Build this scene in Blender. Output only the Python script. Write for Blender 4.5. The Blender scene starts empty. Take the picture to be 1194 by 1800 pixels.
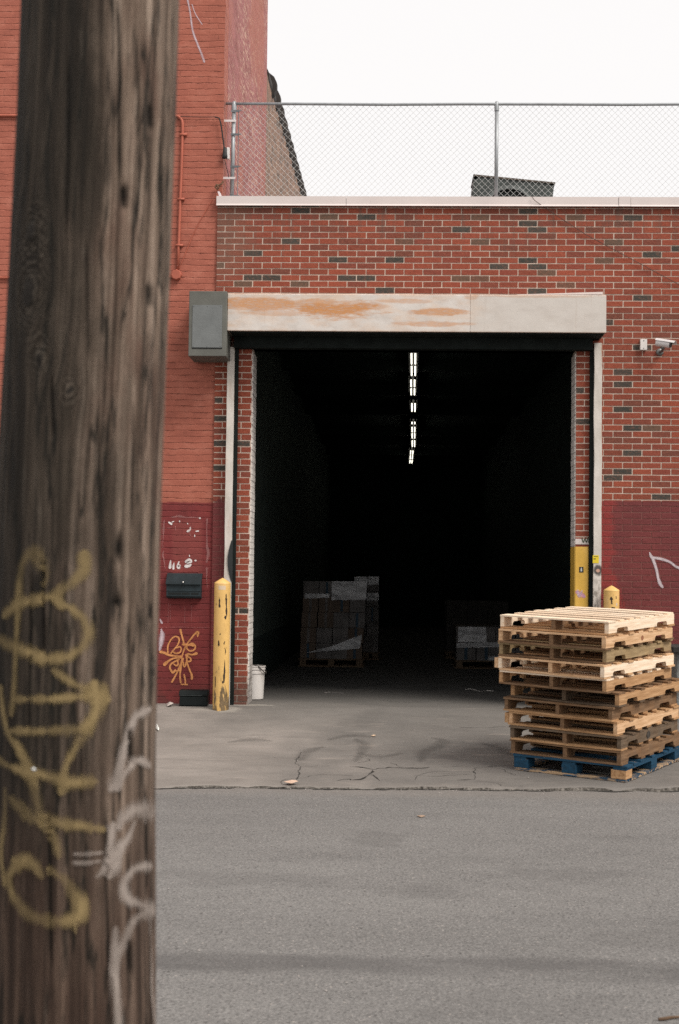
import bpy, bmesh, math, random
from mathutils import Vector, Matrix, noise as mnoise
random.seed(7)
rnd = random.uniform
SC = bpy.context.scene
COL = SC.collection

# ------------------------------------------------------------------ camera
F, CX, CY = 2600.0, 597.0, 900.0            # focal length / centre in photo pixels (1194 x 1800)
CAMR = (Matrix.Rotation(math.radians(2.0), 3, 'Z') @ Matrix.Rotation(math.pi / 2 + math.radians(2.49), 3, 'X')
        @ Matrix.Rotation(0.0115, 3, 'Z'))
CAMP = Vector((0, -16.5, 1.44))

def on(px, py, n, d):
    """point of the plane n.p = d seen at a photo pixel: used to read real sizes off the photograph"""
    r = CAMR @ Vector(((px - CX) / F, -(py - CY) / F, -1.0))
    n = Vector(n)
    return CAMP + r * ((d - n.dot(CAMP)) / n.dot(r))

def wall(px, py, y=0.0):
    return on(px, py, (0, 1, 0), y)

def apron_z(y):
    if y >= 0: return 0.0
    if y > -.4: return -.15 * y * y
    return -.024 + 0.12 * (y + .4) if y > -1.9 else -0.204 + 0.055 * (y + 1.9)

def apron(px, py):
    p = on(px, py, (0, -0.108, 1), 0)
    for _ in range(8):
        p = on(px, py, (0, 0, 1), apron_z(p.y) * .7 + p.z * .3)
    return p

ROAD_Z = -0.342
cd = bpy.data.cameras.new("camera")
cam = bpy.data.objects.new("camera", cd)
COL.objects.link(cam)
cd.sensor_fit = 'HORIZONTAL'; cd.sensor_width = 24.0; cd.lens = F / 1194 * 24.0
cd.clip_start = 0.05; cd.clip_end = 2000
cam.matrix_world = Matrix.Translation(CAMP) @ CAMR.to_4x4()
cd.dof.use_dof = True; cd.dof.focus_distance = 15.6; cd.dof.aperture_fstop = 5.0
SC.camera = cam

# ------------------------------------------------------------------ objects
def tag(o, label=None, cat=None, group=None, kind=None):
    if label: o['label'] = label
    if cat: o['category'] = cat
    if group: o['group'] = group
    if kind: o['kind'] = kind
    return o

def empty(name, loc=(0, 0, 0), parent=None):
    o = bpy.data.objects.new(name, None); COL.objects.link(o)
    o.location = loc; o.empty_display_size = 0.1
    if parent: o.parent = parent
    return o

def children(o): return [c for c in bpy.data.objects if c.parent == o]

def copy_tree(o, parent=None):
    c = o.copy(); COL.objects.link(c)
    if parent: c.parent = parent
    for ch in children(o): copy_tree(ch, c)
    return c

class MB:
    """collects faces of one mesh"""
    def __init__(s): s.v = []; s.f = []; s.mi = []; s.uv = {}; s.tone = []
    def face(s, pts, m=0, tone=0.0, uv=None):
        i = len(s.v); s.v += [tuple(p) for p in pts]
        s.f.append(tuple(range(i, i + len(pts)))); s.mi.append(m); s.tone.append(tone)
        if uv: s.uv[len(s.f) - 1] = uv
    def hexa(s, c, m=0, tone=0.0):
        i = len(s.v); s.v += [tuple(p) for p in c]
        for q in ((0, 3, 2, 1), (4, 5, 6, 7), (0, 1, 5, 4), (1, 2, 6, 5), (2, 3, 7, 6), (3, 0, 4, 7)):
            s.f.append(tuple(i + k for k in q)); s.mi.append(m); s.tone.append(tone)
    def box(s, x0, x1, y0, y1, z0, z1, m=0, tone=0.0, M=None):
        c = [Vector(p) for p in ((x0, y0, z0), (x1, y0, z0), (x1, y1, z0), (x0, y1, z0), (x0, y0, z1), (x1, y0, z1), (x1, y1, z1), (x0, y1, z1))]
        if M: c = [M @ p for p in c]
        s.hexa(c, m, tone)
    def prism(s, poly, z0, z1, M=None, m=0):
        """poly: list of (x, y); extruded along z"""
        n = len(poly); i = len(s.v)
        pts = [Vector((x, y, z0)) for x, y in poly] + [Vector((x, y, z1)) for x, y in poly]
        if M: pts = [M @ p for p in pts]
        s.v += [tuple(p) for p in pts]
        s.f.append(tuple(i + n - 1 - k for k in range(n))); s.f.append(tuple(i + n + k for k in range(n)))
        for k in range(n):
            s.f.append((i + k, i + (k + 1) % n, i + n + (k + 1) % n, i + n + k))
        s.mi += [m] * (n + 2); s.tone += [0.0] * (n + 2)
    def tube(s, pts, r, seg=8, m=0, caps=True):
        pts = [Vector(p) for p in pts]; rr = r if isinstance(r, (list, tuple)) else [r] * len(pts)
        up = None; rings = []
        for k, p in enumerate(pts):
            t = (pts[min(k + 1, len(pts) - 1)] - pts[max(k - 1, 0)]).normalized()
            if up is None: up = Vector((0, 0, 1)) if abs(t.z) < 0.9 else Vector((1, 0, 0))
            a = (up - t * up.dot(t)).normalized(); b = t.cross(a); up = a
            i = len(s.v)
            for q in range(seg):
                w = 2 * math.pi * q / seg
                s.v.append(tuple(p + (a * math.cos(w) + b * math.sin(w)) * rr[k]))
            rings.append(i)
        for i, j in zip(rings, rings[1:]):
            for q in range(seg):
                s.f.append((i + q, i + (q + 1) % seg, j + (q + 1) % seg, j + q)); s.mi.append(m); s.tone.append(0.0)
        if caps:
            s.f.append(tuple(rings[0] + q for q in reversed(range(seg)))); s.f.append(tuple(rings[-1] + q for q in range(seg)))
            s.mi += [m, m]; s.tone += [0.0, 0.0]
    def lathe(s, prof, c=(0, 0, 0), seg=32, M=None, m=0):
        rings = []
        for r, z in prof:
            i = len(s.v)
            for q in range(seg):
                w = 2 * math.pi * q / seg
                p = Vector((r * math.cos(w), r * math.sin(w), z))
                if M: p = M @ p
                s.v.append(tuple(p + Vector(c)))
            rings.append(i)
        for i, j in zip(rings, rings[1:]):
            for q in range(seg):
                s.f.append((i + q, i + (q + 1) % seg, j + (q + 1) % seg, j + q)); s.mi.append(m); s.tone.append(0.0)
    def build(s, name, mats, parent=None, smooth=False, bevel=0.0, weld=False):
        me = bpy.data.meshes.new(name); me.from_pydata(s.v, [], s.f)
        for m in (mats if isinstance(mats, (list, tuple)) else [mats]): me.materials.append(m)
        me.polygons.foreach_set('material_index', s.mi)
        if any(s.tone):
            a = me.attributes.new('tone', 'FLOAT', 'FACE'); a.data.foreach_set('value', s.tone)
        if s.uv:
            l = me.uv_layers.new(name='UVMap')
            for fi, uv in s.uv.items():
                for k, li in enumerate(me.polygons[fi].loop_indices): l.data[li].uv = uv[k]
        if smooth: me.polygons.foreach_set('use_smooth', [True] * len(s.f))
        me.validate(); me.update()
        o = bpy.data.objects.new(name, me); COL.objects.link(o)
        if parent: o.parent = parent
        if weld or bevel:
            bm = bmesh.new(); bm.from_mesh(me); bmesh.ops.remove_doubles(bm, verts=bm.verts, dist=1e-5)
            bmesh.ops.recalc_face_normals(bm, faces=bm.faces); bm.to_mesh(me); bm.free()
        if bevel:
            b = o.modifiers.new('bevel', 'BEVEL'); b.width = bevel; b.segments = 2; b.limit_method = 'ANGLE'; b.angle_limit = math.radians(50)
        return o

# ------------------------------------------------------------------ materials
class Mat:
    def __init__(s, name):
        s.m = bpy.data.materials.new(name); s.m.use_nodes = True
        s.t = s.m.node_tree; s.t.nodes.clear()
        s.out = s.t.nodes.new('ShaderNodeOutputMaterial')
    def n(s, ty, ins=None, **pr):
        nd = s.t.nodes.new(ty)
        for k, v in pr.items(): setattr(nd, k, v)
        for k, v in (ins or {}).items(): s.put(nd.inputs[k], v)
        return nd
    def put(s, sock, v):
        if isinstance(v, bpy.types.NodeSocket): s.t.links.new(v, sock)
        elif sock.type == 'RGBA' and isinstance(v, (tuple, list)) and len(v) == 3: sock.default_value = (*v, 1)
        else: sock.default_value = v
    def math(s, op, a, b=0.0, c=0.0, clamp=False):
        nd = s.n('ShaderNodeMath', operation=op, use_clamp=clamp)
        s.put(nd.inputs[0], a); s.put(nd.inputs[1], b); s.put(nd.inputs[2], c)
        return nd.outputs[0]
    def vmath(s, op, a, b=(0, 0, 0), out=0):
        nd = s.n('ShaderNodeVectorMath', operation=op); s.put(nd.inputs[0], a); s.put(nd.inputs[1], b)
        return nd.outputs[out]
    def obj(s): return s.n('ShaderNodeTexCoord').outputs['Object']
    def uvc(s): return s.n('ShaderNodeTexCoord').outputs['UV']
    def xyz(s, v):
        nd = s.n('ShaderNodeSeparateXYZ', {0: v}); return nd.outputs[0], nd.outputs[1], nd.outputs[2]
    def comb(s, x, y, z): return s.n('ShaderNodeCombineXYZ', {0: x, 1: y, 2: z}).outputs[0]
    def scale(s, v, sc): return s.vmath('MULTIPLY', v, sc)
    def noise(s, v, scale=5.0, detail=4.0, rough=0.55, dist=0.0, col=False):
        nd = s.n('ShaderNodeTexNoise', {'Vector': v, 'Scale': scale, 'Detail': detail, 'Roughness': rough, 'Distortion': dist})
        return nd.outputs['Color' if col else 'Fac']
    def ramp(s, f, stops, interp='LINEAR'):
        nd = s.n('ShaderNodeValToRGB', {0: f}); r = nd.color_ramp; r.interpolation = interp
        while len(r.elements) < len(stops): r.elements.new(0.5)
        for e, (p, c) in zip(r.elements, stops):
            e.position = p; e.color = (*c, 1) if len(c) == 3 else c
        return nd.outputs[0]
    def step(s, f, a, b):
        nd = s.n('ShaderNodeMapRange', {0: f, 1: a, 2: b, 3: 0.0, 4: 1.0}, interpolation_type='SMOOTHSTEP'); return nd.outputs[0]
    def mix(s, f, a, b, mode='MIX'):
        nd = s.n('ShaderNodeMix', data_type='RGBA', blend_type=mode)
        s.put(nd.inputs[0], f); s.put(nd.inputs[6], a); s.put(nd.inputs[7], b)
        return nd.outputs[2]
    def bump(s, h, dist=0.01, strength=1.0, normal=None):
        nd = s.n('ShaderNodeBump', {'Height': h, 'Distance': dist, 'Strength': strength})
        if normal: s.put(nd.inputs['Normal'], normal)
        return nd.outputs[0]
    def blob(s, x, z, cx, cz, rx, rz, nz, amp=0.9):
        """soft ellipse with a noisy border -> 0..1"""
        dx = s.math('DIVIDE', s.math('SUBTRACT', x, cx), rx); dz = s.math('DIVIDE', s.math('SUBTRACT', z, cz), rz)
        d = s.math('SQRT', s.math('ADD', s.math('MULTIPLY', dx, dx), s.math('MULTIPLY', dz, dz)))
        d = s.math('ADD', d, s.math('MULTIPLY', s.math('SUBTRACT', nz, 0.5), amp * 2))
        return s.math('SUBTRACT', 1.0, s.step(d, 0.55, 1.1))
    def bsdf(s, col, rough=0.8, normal=None, metal=0.0, spec=0.3, **kw):
        nd = s.n('ShaderNodeBsdfPrincipled', {'Base Color': col, 'Roughness': rough, 'Metallic': metal, 'Specular IOR Level': spec})
        if normal: s.put(nd.inputs['Normal'], normal)
        for k, v in kw.items(): s.put(nd.inputs[k.replace('_', ' ')], v)
        return nd.outputs[0]
    def done(s, sh): s.t.links.new(sh, s.out.inputs[0]); return s.m

def simple(name, col, rough=0.7, metal=0.0, var=0.25, scale=8.0, bump=0.0, spec=0.3):
    m = Mat(name); v = m.obj(); f = m.noise(v, scale, 6, 0.6)
    lo = tuple(c * (1 - var) for c in col); hi = tuple(min(1, c * (1 + var)) for c in col)
    c = m.ramp(f, [(0.3, lo), (0.7, hi)])
    nm = m.bump(m.noise(v, scale * 8, 4), bump, 1.0) if bump else None
    return m.done(m.bsdf(c, rough, nm, metal, spec))

def brick_mat():
    m = Mat('brick'); v = m.obj(); x, y, z = m.xyz(v)
    tone = m.n('ShaderNodeAttribute', attribute_name='tone').outputs['Fac']
    c = m.ramp(tone, [(0.0, (.165, .046, .029)), (.25, (.230, .055, .032)), (.5, (.270, .064, .036)), (.72, (.205, .050, .033)), (.86, (.14, .050, .034)),
                      (.88, (.12, .070, .048)), (.93, (.10, .070, .050)), (.95, (.058, .053, .045)), (1.0, (.042, .042, .036))])
    n1 = m.noise(m.scale(v, (1, 1, 2)), 30, 6, 0.65)
    c = m.mix(m.math('MULTIPLY', m.step(n1, .45, .8), .35), c, (.45, .16, .10))
    c = m.mix(m.math('MULTIPLY', m.step(m.noise(v, 55, 3), .55, .75), .4), c, (.07, .04, .03))
    big = m.noise(m.scale(v, (.7, 1, .5)), 1.3, 5, .6)
    c = m.mix(m.math('MULTIPLY', m.step(big, .5, .8), .25), c, (.16, .08, .06))
    run = m.math('MULTIPLY', m.step(m.noise(m.scale(v, (5, 1, .35)), 2.2, 5, .65), .46, .70), m.step(m.math('ADD', z, m.math('MULTIPLY', m.noise(v, 2, 3), .5)), 5.1, 5.85))
    c = m.mix(m.math('MULTIPLY', run, .55), c, (.10, .075, .06))
    end = m.math('MULTIPLY', m.math('SUBTRACT', 1.0, m.step(m.math('ADD', x, m.math('MULTIPLY', m.math('SUBTRACT', m.noise(v, 3, 5), .5), .8)), -1.9, -1.45)), m.step(z, 4.6, 5.0))
    c = m.mix(m.math('MULTIPLY', end, .5), c, (.15, .095, .07))
    soot = m.math('MULTIPLY', m.math('SUBTRACT', 1.0, m.step(m.math('ADD', z, m.math('MULTIPLY', m.math('SUBTRACT', m.noise(v, 7, 5), .5), .5)), .08, .42)), .6)
    c = m.mix(soot, c, (.07, .06, .05))
    p = paint(m, v, x, z)
    c = m.mix(p[0], c, p[1])
    rough = m.math('SUBTRACT', .9, m.math('MULTIPLY', p[0], .25))
    nm = m.bump(m.math('ADD', m.noise(v, 60, 5, .7), m.math('MULTIPLY', m.noise(v, 14, 3), .8)), .006, .9)
    return m.done(m.bsdf(c, rough, nm, 0, .25))

def paint(m, v, x, z):
    """dark red masonry paint over the lower wall outside the door rails: (mask, colour)"""
    nz = m.noise(v, 9, 5, .6)
    right = m.math('MULTIPLY', m.step(x, 2.29, 2.30), m.math('SUBTRACT', 1.0, m.step(m.math('ADD', z, m.math('MULTIPLY', nz, .03)), 2.318, 2.335)))
    left = m.math('MULTIPLY', m.math('SUBTRACT', 1.0, m.step(x, -1.80, -1.79)),
                  m.math('SUBTRACT', 1.0, m.step(m.math('ADD', z, m.math('MULTIPLY', nz, .22)), 2.36, 2.40)))
    mask = m.math('MAXIMUM', left, right)
    wear = m.math('MULTIPLY', m.step(m.noise(m.scale(v, (1, 1, 1.6)), 26, 5, .7), .66, .74), .55)
    mask = m.math('MULTIPLY', mask, m.math('SUBTRACT', 1.0, wear))
    col = m.ramp(m.noise(m.scale(v, (.6, 1, 1)), 3.2, 6, .6), [(.25, (.115, .026, .026)), (.55, (.150, .032, .031)), (.8, (.185, .040, .036))])
    # a brighter touch-up coat sprayed beside the right hand rail
    nz2 = m.noise(v, 5, 5, .65)
    t = m.math('ADD', m.math('SUBTRACT', x, 2.46), m.math('MULTIPLY', m.math('SUBTRACT', nz2, .5), .3))
    low = m.math('MULTIPLY', m.step(m.math('MULTIPLY', z, -1.0), -1.5, -.9), .2)
    t = m.math('SUBTRACT', t, low)
    hot = m.math('MULTIPLY', m.math('MULTIPLY', m.math('SUBTRACT', 1.0, m.step(t, -.04, .05)), m.step(x, 1.0, 1.1)), .8)
    col = m.mix(m.math('MULTIPLY', hot, .8), col, (.27, .033, .028))
    return mask, col

def mortar_mat():
    m = Mat('mortar'); v = m.obj(); x, y, z = m.xyz(v)
    c = m.ramp(m.noise(v, 12, 6, .6), [(.3, (.44, .34, .275)), (.55, (.58, .455, .375)), (.8, (.66, .53, .445))])
    big = m.noise(m.scale(v, (.7, 1, .5)), 1.3, 5, .6)
    c = m.mix(m.math('MULTIPLY', m.step(big, .48, .75), .35), c, (.34, .25, .20))
    run = m.math('MULTIPLY', m.step(m.noise(m.scale(v, (5, 1, .35)), 2.2, 5, .65), .46, .70), m.step(m.math('ADD', z, m.math('MULTIPLY', m.noise(v, 2, 3), .5)), 5.1, 5.85))
    c = m.mix(m.math('MULTIPLY', run, .55), c, (.20, .16, .13))
    soot = m.math('MULTIPLY', m.math('SUBTRACT', 1.0, m.step(m.math('ADD', z, m.math('MULTIPLY', m.math('SUBTRACT', m.noise(v, 7, 5), .5), .5)), .08, .42)), .7)
    c = m.mix(soot, c, (.11, .095, .08))
    p = paint(m, v, x, z)
    c = m.mix(m.math('MULTIPLY', p[0], .93), c, m.mix(.25, p[1], (.30, .12, .10)))
    return m.done(m.bsdf(c, .95, m.bump(m.noise(v, 90, 4), .003, .8)))

def painted_brick(name, base, dark, light, lower=True, axis='x', bw=.213, rh=.0695, streak=False, rawmix=0.0):
    """old brickwork under many coats of paint"""
    m = Mat(name); v = m.obj(); x, y, z = m.xyz(v)
    u = x if axis == 'x' else y
    wob = m.noise(v, 2.2, 3, .5)
    zz = m.math('ADD', z, m.math('MULTIPLY', m.math('SUBTRACT', wob, .5), .045))
    zz = m.math('ADD', zz, m.math('MULTIPLY', m.math('SUBTRACT', m.noise(v, 14, 2), .5), .016))
    uu = m.math('ADD', u, m.math('MULTIPLY', m.math('SUBTRACT', m.noise(v, 9, 2), .5), .03))
    b = m.n('ShaderNodeTexBrick', {'Vector': m.comb(uu, zz, 0.0), 'Color1': (0, 0, 0, 1), 'Color2': (1, 1, 1, 1), 'Mortar': (.5, .5, .5, 1), 'Scale': 1.0, 'Mortar Size': .0055,
                                 'Mortar Smooth': .35, 'Bias': 0.0, 'Brick Width': bw, 'Row Height': rh}, offset=.5)
    vert, rv = b.outputs['Fac'], b.outputs['Color']
    fr = m.math('FRACT', m.math('DIVIDE', zz, rh))
    hl = m.step(m.math('ADD', m.math('ABSOLUTE', m.math('SUBTRACT', fr, .5)), m.math('MULTIPLY', m.math('SUBTRACT', m.noise(m.scale(v, (1, 1, 2)), 16, 3), .5), .12)), .40, .48)
    vg = m.step(m.noise(v, 2.3, 3), .50, .62)
    fac = m.math('MAXIMUM', hl, m.math('MULTIPLY', vert, m.math('MULTIPLY', vg, .5)))
    pat = m.noise(m.scale(v, (.7, 1, 1.3)) if axis == 'x' else m.scale(v, (1, .5, 1.5)), 5.5, 9, .70)
    c = m.ramp(pat, [(.22, dark), (.5, base), (.78, light)])
    c = m.mix(m.math('MULTIPLY', m.step(rv, .6, 1.0), .22), c, dark)
    # joints: here open and dirty, there filled level with paint
    gate = m.step(m.noise(m.scale(v, (1.3, 1, 2.6)) if axis == 'x' else v, 5.5, 5, .65), .44, .66)
    jl = m.math('MULTIPLY', fac, m.math('ADD', .05, m.math('MULTIPLY', gate, .34)))
    c = m.mix(jl, c, tuple(k * .35 for k in dark))
    if streak:
        sv = m.scale(v, (1, 1.0, 9.0))
        worn = m.step(m.noise(sv, 4.5, 4, .65), .53, .63)
        zone = m.step(m.noise(m.scale(v, (1, .55, .30)), 1.1, 4, .6), .38, .60)
        c = m.mix(m.math('MULTIPLY', m.step(m.noise(m.scale(v, (1, .6, 1.4)), 2.4, 8, .75), .50, .62), .55), c, (.20, .055, .042))
        c = m.mix(m.math('MULTIPLY', m.math('MULTIPLY', worn, zone), .9), c, (.62, .42, .30))
        c = m.mix(m.math('MULTIPLY', m.step(m.noise(m.scale(v, (1, .4, .3)), 1.0, 4, .6), .5, .6), .6), c, (.36, .115, .07))
    if rawmix:
        c = m.mix(m.math('MULTIPLY', m.step(m.noise(m.scale(v, (1, 1.2, 9)), 4, 6, .75), .52, .60), rawmix), c, (.46, .31, .21))
        c = m.mix(m.math('MULTIPLY', m.step(m.noise(m.scale(v, (1, .5, 2.2)), 3.2, 7, .75), .47, .60), .8), c, (.085, .065, .05))
    rough = .75
    if lower:
        nz = m.noise(v, 11, 4)
        edge = m.math('ADD', z, m.math('MULTIPLY', m.math('SUBTRACT', nz, .5), .05))
        red = m.math('SUBTRACT', 1.0, m.step(edge, 2.235, 2.262))
        rc = m.ramp(m.noise(v, 4.0, 7, .62), [(.22, (.115, .020, .020)), (.5, (.165, .027, .026)), (.8, (.215, .036, .032))])
        rc = m.mix(jl, rc, (.06, .013, .013))
        scr = m.math('MULTIPLY', m.step(m.noise(m.scale(v, (3, 1, 14)), 4, 4, .7), .62, .68), m.step(m.math('MULTIPLY', z, -1.0), -.55, -.15))
        rc = m.mix(m.math('MULTIPLY', scr, .6), rc, (.24, .045, .032))
        grime = m.math('MULTIPLY', m.step(m.math('MULTIPLY', z, -1.0), -.38, -.02), m.step(m.noise(v, 7, 5, .7), .35, .7))
        rc = m.mix(m.math('MULTIPLY', grime, .6), rc, (.05, .028, .022))
        c = m.mix(red, c, rc)
        ghost = m.math('MULTIPLY', m.math('MULTIPLY', m.step(z, 1.44, 1.5), m.math('SUBTRACT', 1.0, m.step(z, 2.02, 2.10))), m.step(x, -2.48, -2.42))
        c = m.mix(m.math('MULTIPLY', m.math('MULTIPLY', ghost, m.math('SUBTRACT', 1.0, m.step(x, -2.14, -2.09))), .22), c, (.30, .09, .07))
    h = m.math('SUBTRACT', m.math('MULTIPLY', m.noise(v, 35, 5, .6), .35), m.math('MULTIPLY', fac, m.math('ADD', .5, gate)))
    h = m.math('ADD', h, m.math('MULTIPLY', rv, .35))
    nm = m.bump(h, .012, .8)
    return m.done(m.bsdf(c, rough, nm, 0, .3))

def white_brick():
    m = Mat('white_painted_brick'); v = m.obj(); x, y, z = m.xyz(v)
    b = m.n('ShaderNodeTexBrick', {'Vector': m.comb(m.math('ADD', y, x), z, 0.0), 'Color1': (0, 0, 0, 1), 'Color2': (1, 1, 1, 1), 'Mortar': (.5, .5, .5, 1), 'Scale': 1.0, 'Mortar Size': .007,
                                 'Mortar Smooth': .3, 'Brick Width': .213, 'Row Height': .0695}, offset=.5)
    c = m.ramp(m.noise(v, 8, 6, .65), [(.3, (.55, .50, .46)), (.6, (.70, .65, .61)), (.8, (.76, .71, .67))])
    c = m.mix(m.math('MULTIPLY', b.outputs['Fac'], .35), c, (.30, .26, .24))
    c = m.mix(m.math('MULTIPLY', m.step(m.noise(v, 22, 5, .7), .64, .7), .5), c, (.30, .17, .13))
    c = m.mix(m.math('MULTIPLY', m.step(m.math('ADD', m.math('MULTIPLY', z, -1.0), m.noise(v, 6, 4)), -.1, .35), .7), c, (.13, .11, .10))
    return m.done(m.bsdf(c, .8, m.bump(m.math('SUBTRACT', m.noise(v, 40, 4), m.math('MULTIPLY', b.outputs['Fac'], 1.5)), .008, .8)))

def rusty_white():
    m = Mat('rusty_white_sheet_metal'); v = m.obj(); x, y, z = m.xyz(v)
    c = m.ramp(m.noise(m.scale(v, (1, 1, 2)), 5, 7, .65), [(.25, (.47, .415, .375)), (.5, (.58, .53, .49)), (.8, (.66, .615, .575))])
    c = m.mix(m.math('MULTIPLY', m.step(x, .835, .845), .55), c, (.50, .455, .41))
    warm = m.math('MULTIPLY', m.step(m.noise(m.scale(v, (1.2, 1, 3.0)), 2.2, 5, .6), .40, .7), m.math('SUBTRACT', 1.0, m.step(x, .5, 1.3)))
    c = m.mix(m.math('MULTIPLY', warm, .38), c, (.62, .37, .20))
    nz = m.noise(m.scale(v, (1.1, 1, 4.5)), 3.2, 7, .68)
    bl = None
    for cx, cz, rx, rz, a in ((-1.46, 4.41, .52, .085, .85), (-.60, 4.36, .52, .115, 1.0), (-.78, 4.43, .42, .05, .7), (.52, 4.335, .36, .045, .8), (.45, 4.20, .45, .035, .62),
                              (-1.3, 4.31, .45, .035, .45), (.12, 4.45, .35, .03, .5), (-.2, 4.39, .2, .06, .5), (.84, 4.50, .10, .04, .5), (1.6, 4.51, .8, .018, .35)):
        b = m.math('MULTIPLY', m.blob(x, z, cx, cz, rx, rz, nz, 1.0), a)
        bl = b if bl is None else m.math('MAXIMUM', bl, b)
    fine = m.noise(m.scale(v, (1, 1, 6)), 13, 6, .7)
    bl = m.math('MULTIPLY', bl, m.math('ADD', .55, m.math('MULTIPLY', m.step(fine, .36, .56), .45)))
    rc = m.ramp(fine, [(.3, (.30, .115, .032)), (.5, (.48, .205, .066)), (.75, (.58, .30, .13))])
    c = m.mix(bl, c, rc)
    edge = m.math('MAXIMUM', m.math('SUBTRACT', 1.0, m.step(m.math('ADD', z, m.math('MULTIPLY', m.noise(v, 20, 4), .03)), 4.118, 4.15)),
                  m.step(m.math('ADD', z, m.math('MULTIPLY', m.noise(v, 16, 4), .05)), 4.535, 4.57))
    c = m.mix(m.math('MULTIPLY', edge, .6), c, (.33, .15, .07))
    drip = m.step(m.noise(m.scale(v, (9, 1, .5)), 3, 4, .6), .62, .72)
    c = m.mix(m.math('MULTIPLY', drip, .13), c, (.30, .20, .13))
    c = m.mix(m.math('MULTIPLY', m.step(m.noise(v, 80, 2), .74, .78), .8), c, (.10, .06, .04))
    return m.done(m.bsdf(c, .55, m.bump(m.math('ADD', m.noise(v, 3, 3), m.math('MULTIPLY', m.noise(v, 60, 4), .1)), .01, .5), 0, .35))

def rail_mat(name, rust=.5, dirt=0.0):
    m = Mat(name); v = m.obj(); x, y, z = m.xyz(v)
    c = m.ramp(m.noise(m.scale(v, (1, 1, .4)), 8, 6, .6), [(.3, (.46, .42, .37)), (.7, (.63, .58, .53))])
    r = m.step(m.noise(m.scale(v, (4, 1, .8)), 5, 6, .65), .52, .68)
    side = m.step(x, 2.29, 2.33) if rust > .6 else .5
    c = m.mix(m.math('MULTIPLY', r, m.math('MULTIPLY', side, rust)), c, (.40, .20, .10))
    if dirt:
        d = m.math('MULTIPLY', m.step(m.math('MULTIPLY', z, -1.0), -1.6, -1.2), m.step(m.noise(m.scale(v, (2, 1, 1)), 12, 6, .7), .45, .6))
        c = m.mix(m.math('MULTIPLY', d, dirt), c, (.13, .11, .085))
        hole = m.blob(x, z, 2.285, 1.54, .06, .07, m.noise(v, 20, 4), .4)
        c = m.mix(m.math('MULTIPLY', hole, .9), c, (.03, .022, .018))
        c = m.mix(m.blob(x, z, 2.285, 1.535, .025, .022, m.noise(v, 30, 4), .4), c, (.50, .30, .22))
    return m.done(m.bsdf(c, .6, m.bump(m.noise(v, 30, 4), .004, .6)))

def yellow_paint(name='chipped_yellow_paint', base=(.72, .43, .11), chips=True, seed=0.0, z0=0.0):
    m = Mat(name); v = m.vmath('ADD', m.obj(), (seed, seed * 2, 0)); z = m.xyz(m.obj())[2]
    lo = tuple(k * .82 for k in base); hi = (min(1, base[0] * 1.12), base[1] * 1.16, base[2] * 1.7)
    c = m.ramp(m.noise(m.scale(v, (1, 1, .5)), 7, 6, .6), [(.3, lo), (.55, base), (.8, hi)])
    if chips:
        ch = m.step(m.noise(m.scale(v, (1.6, 1.6, .75)), 11, 7, .72), .655, .672)
        low = m.math('SUBTRACT', z0 + .52, z)
        grime = m.step(m.math('ADD', m.math('MULTIPLY', low, 1.15), m.math('MULTIPLY', m.math('SUBTRACT', m.noise(m.scale(v, (1.5, 1.5, .5)), 9, 6, .65), .5), 2.4)), .36, .62)
        halo = m.step(m.noise(m.scale(v, (1.6, 1.6, .75)), 11, 7, .72), .60, .655)
        c = m.mix(m.math('MULTIPLY', halo, .35), c, (.30, .17, .05))
        c = m.mix(m.math('MULTIPLY', ch, .95), c, (.055, .035, .02))
        c = m.mix(m.math('MULTIPLY', grime, .88), c, m.ramp(m.noise(v, 25, 5, .7), [(.35, (.035, .028, .02)), (.6, (.10, .075, .05)), (.8, (.20, .15, .10))]))
    return m.done(m.bsdf(c, .5, m.bump(m.noise(v, 18, 5), .004, .5), 0, .4))

def wood_mat(name, lo, mid, hi, axis, grey=0.0, knots=True):
    """sawn pallet timber, grain along the local axis"""
    m = Mat(name); v = m.obj()
    isl = m.n('ShaderNodeNewGeometry').outputs['Random Per Island']
    v2 = m.vmath('ADD', v, m.comb(m.math('MULTIPLY', isl, 7.0), m.math('MULTIPLY', isl, 13.0), m.math('MULTIPLY', isl, 5.0)))
    sc = (1.0, 14.0, 14.0) if axis == 'x' else (14.0, 1.0, 14.0)
    g = m.noise(m.scale(v2, sc), 3.2, 6, .6, .4)
    c = m.ramp(g, [(.28, lo), (.52, mid), (.75, hi)])
    ln = m.noise(m.scale(v2, tuple(k * 3 for k in sc)), 4.0, 4, .6)
    c = m.mix(m.math('MULTIPLY', m.step(ln, .56, .74), .45), c, tuple(k * .55 for k in lo))
    c = m.mix(m.math('MULTIPLY', m.math('SUBTRACT', isl, .5), .6 if grey else .35), c, hi)
    c = m.mix(m.math('MULTIPLY', m.step(isl, .50, .95), .55), c, lo)
    if knots:
        kn = m.n('ShaderNodeTexVoronoi', {'Vector': m.scale(v2, (.55, 1, 1) if axis == 'x' else (1, .55, 1)), 'Scale': 4.3}).outputs['Distance']
        c = m.mix(m.math('MULTIPLY', m.math('SUBTRACT', 1.0, m.step(kn, .05, .13)), .6), c, (.17, .075, .04))
    if grey: c = m.mix(m.math('MULTIPLY', m.step(m.noise(v2, 6, 5, .65), .38, .65), grey), c, (.13, .105, .08))
    dirt = m.step(m.noise(v2, 9, 6, .7), .60, .72)
    c = m.mix(m.math('MULTIPLY', dirt, .5), c, (.10, .07, .045))
    c = m.mix(m.math('MULTIPLY', m.step(m.noise(m.scale(v2, (.8, 5, 5) if axis == 'x' else (5, .8, 5)), 3.0, 5, .7), .58, .68), .45), c, tuple(k * .6 for k in lo))
    return m.done(m.bsdf(c, .82, m.bump(m.math('ADD', g, m.math('MULTIPLY', ln, .5)), .004, .7), 0, .2))

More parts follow.
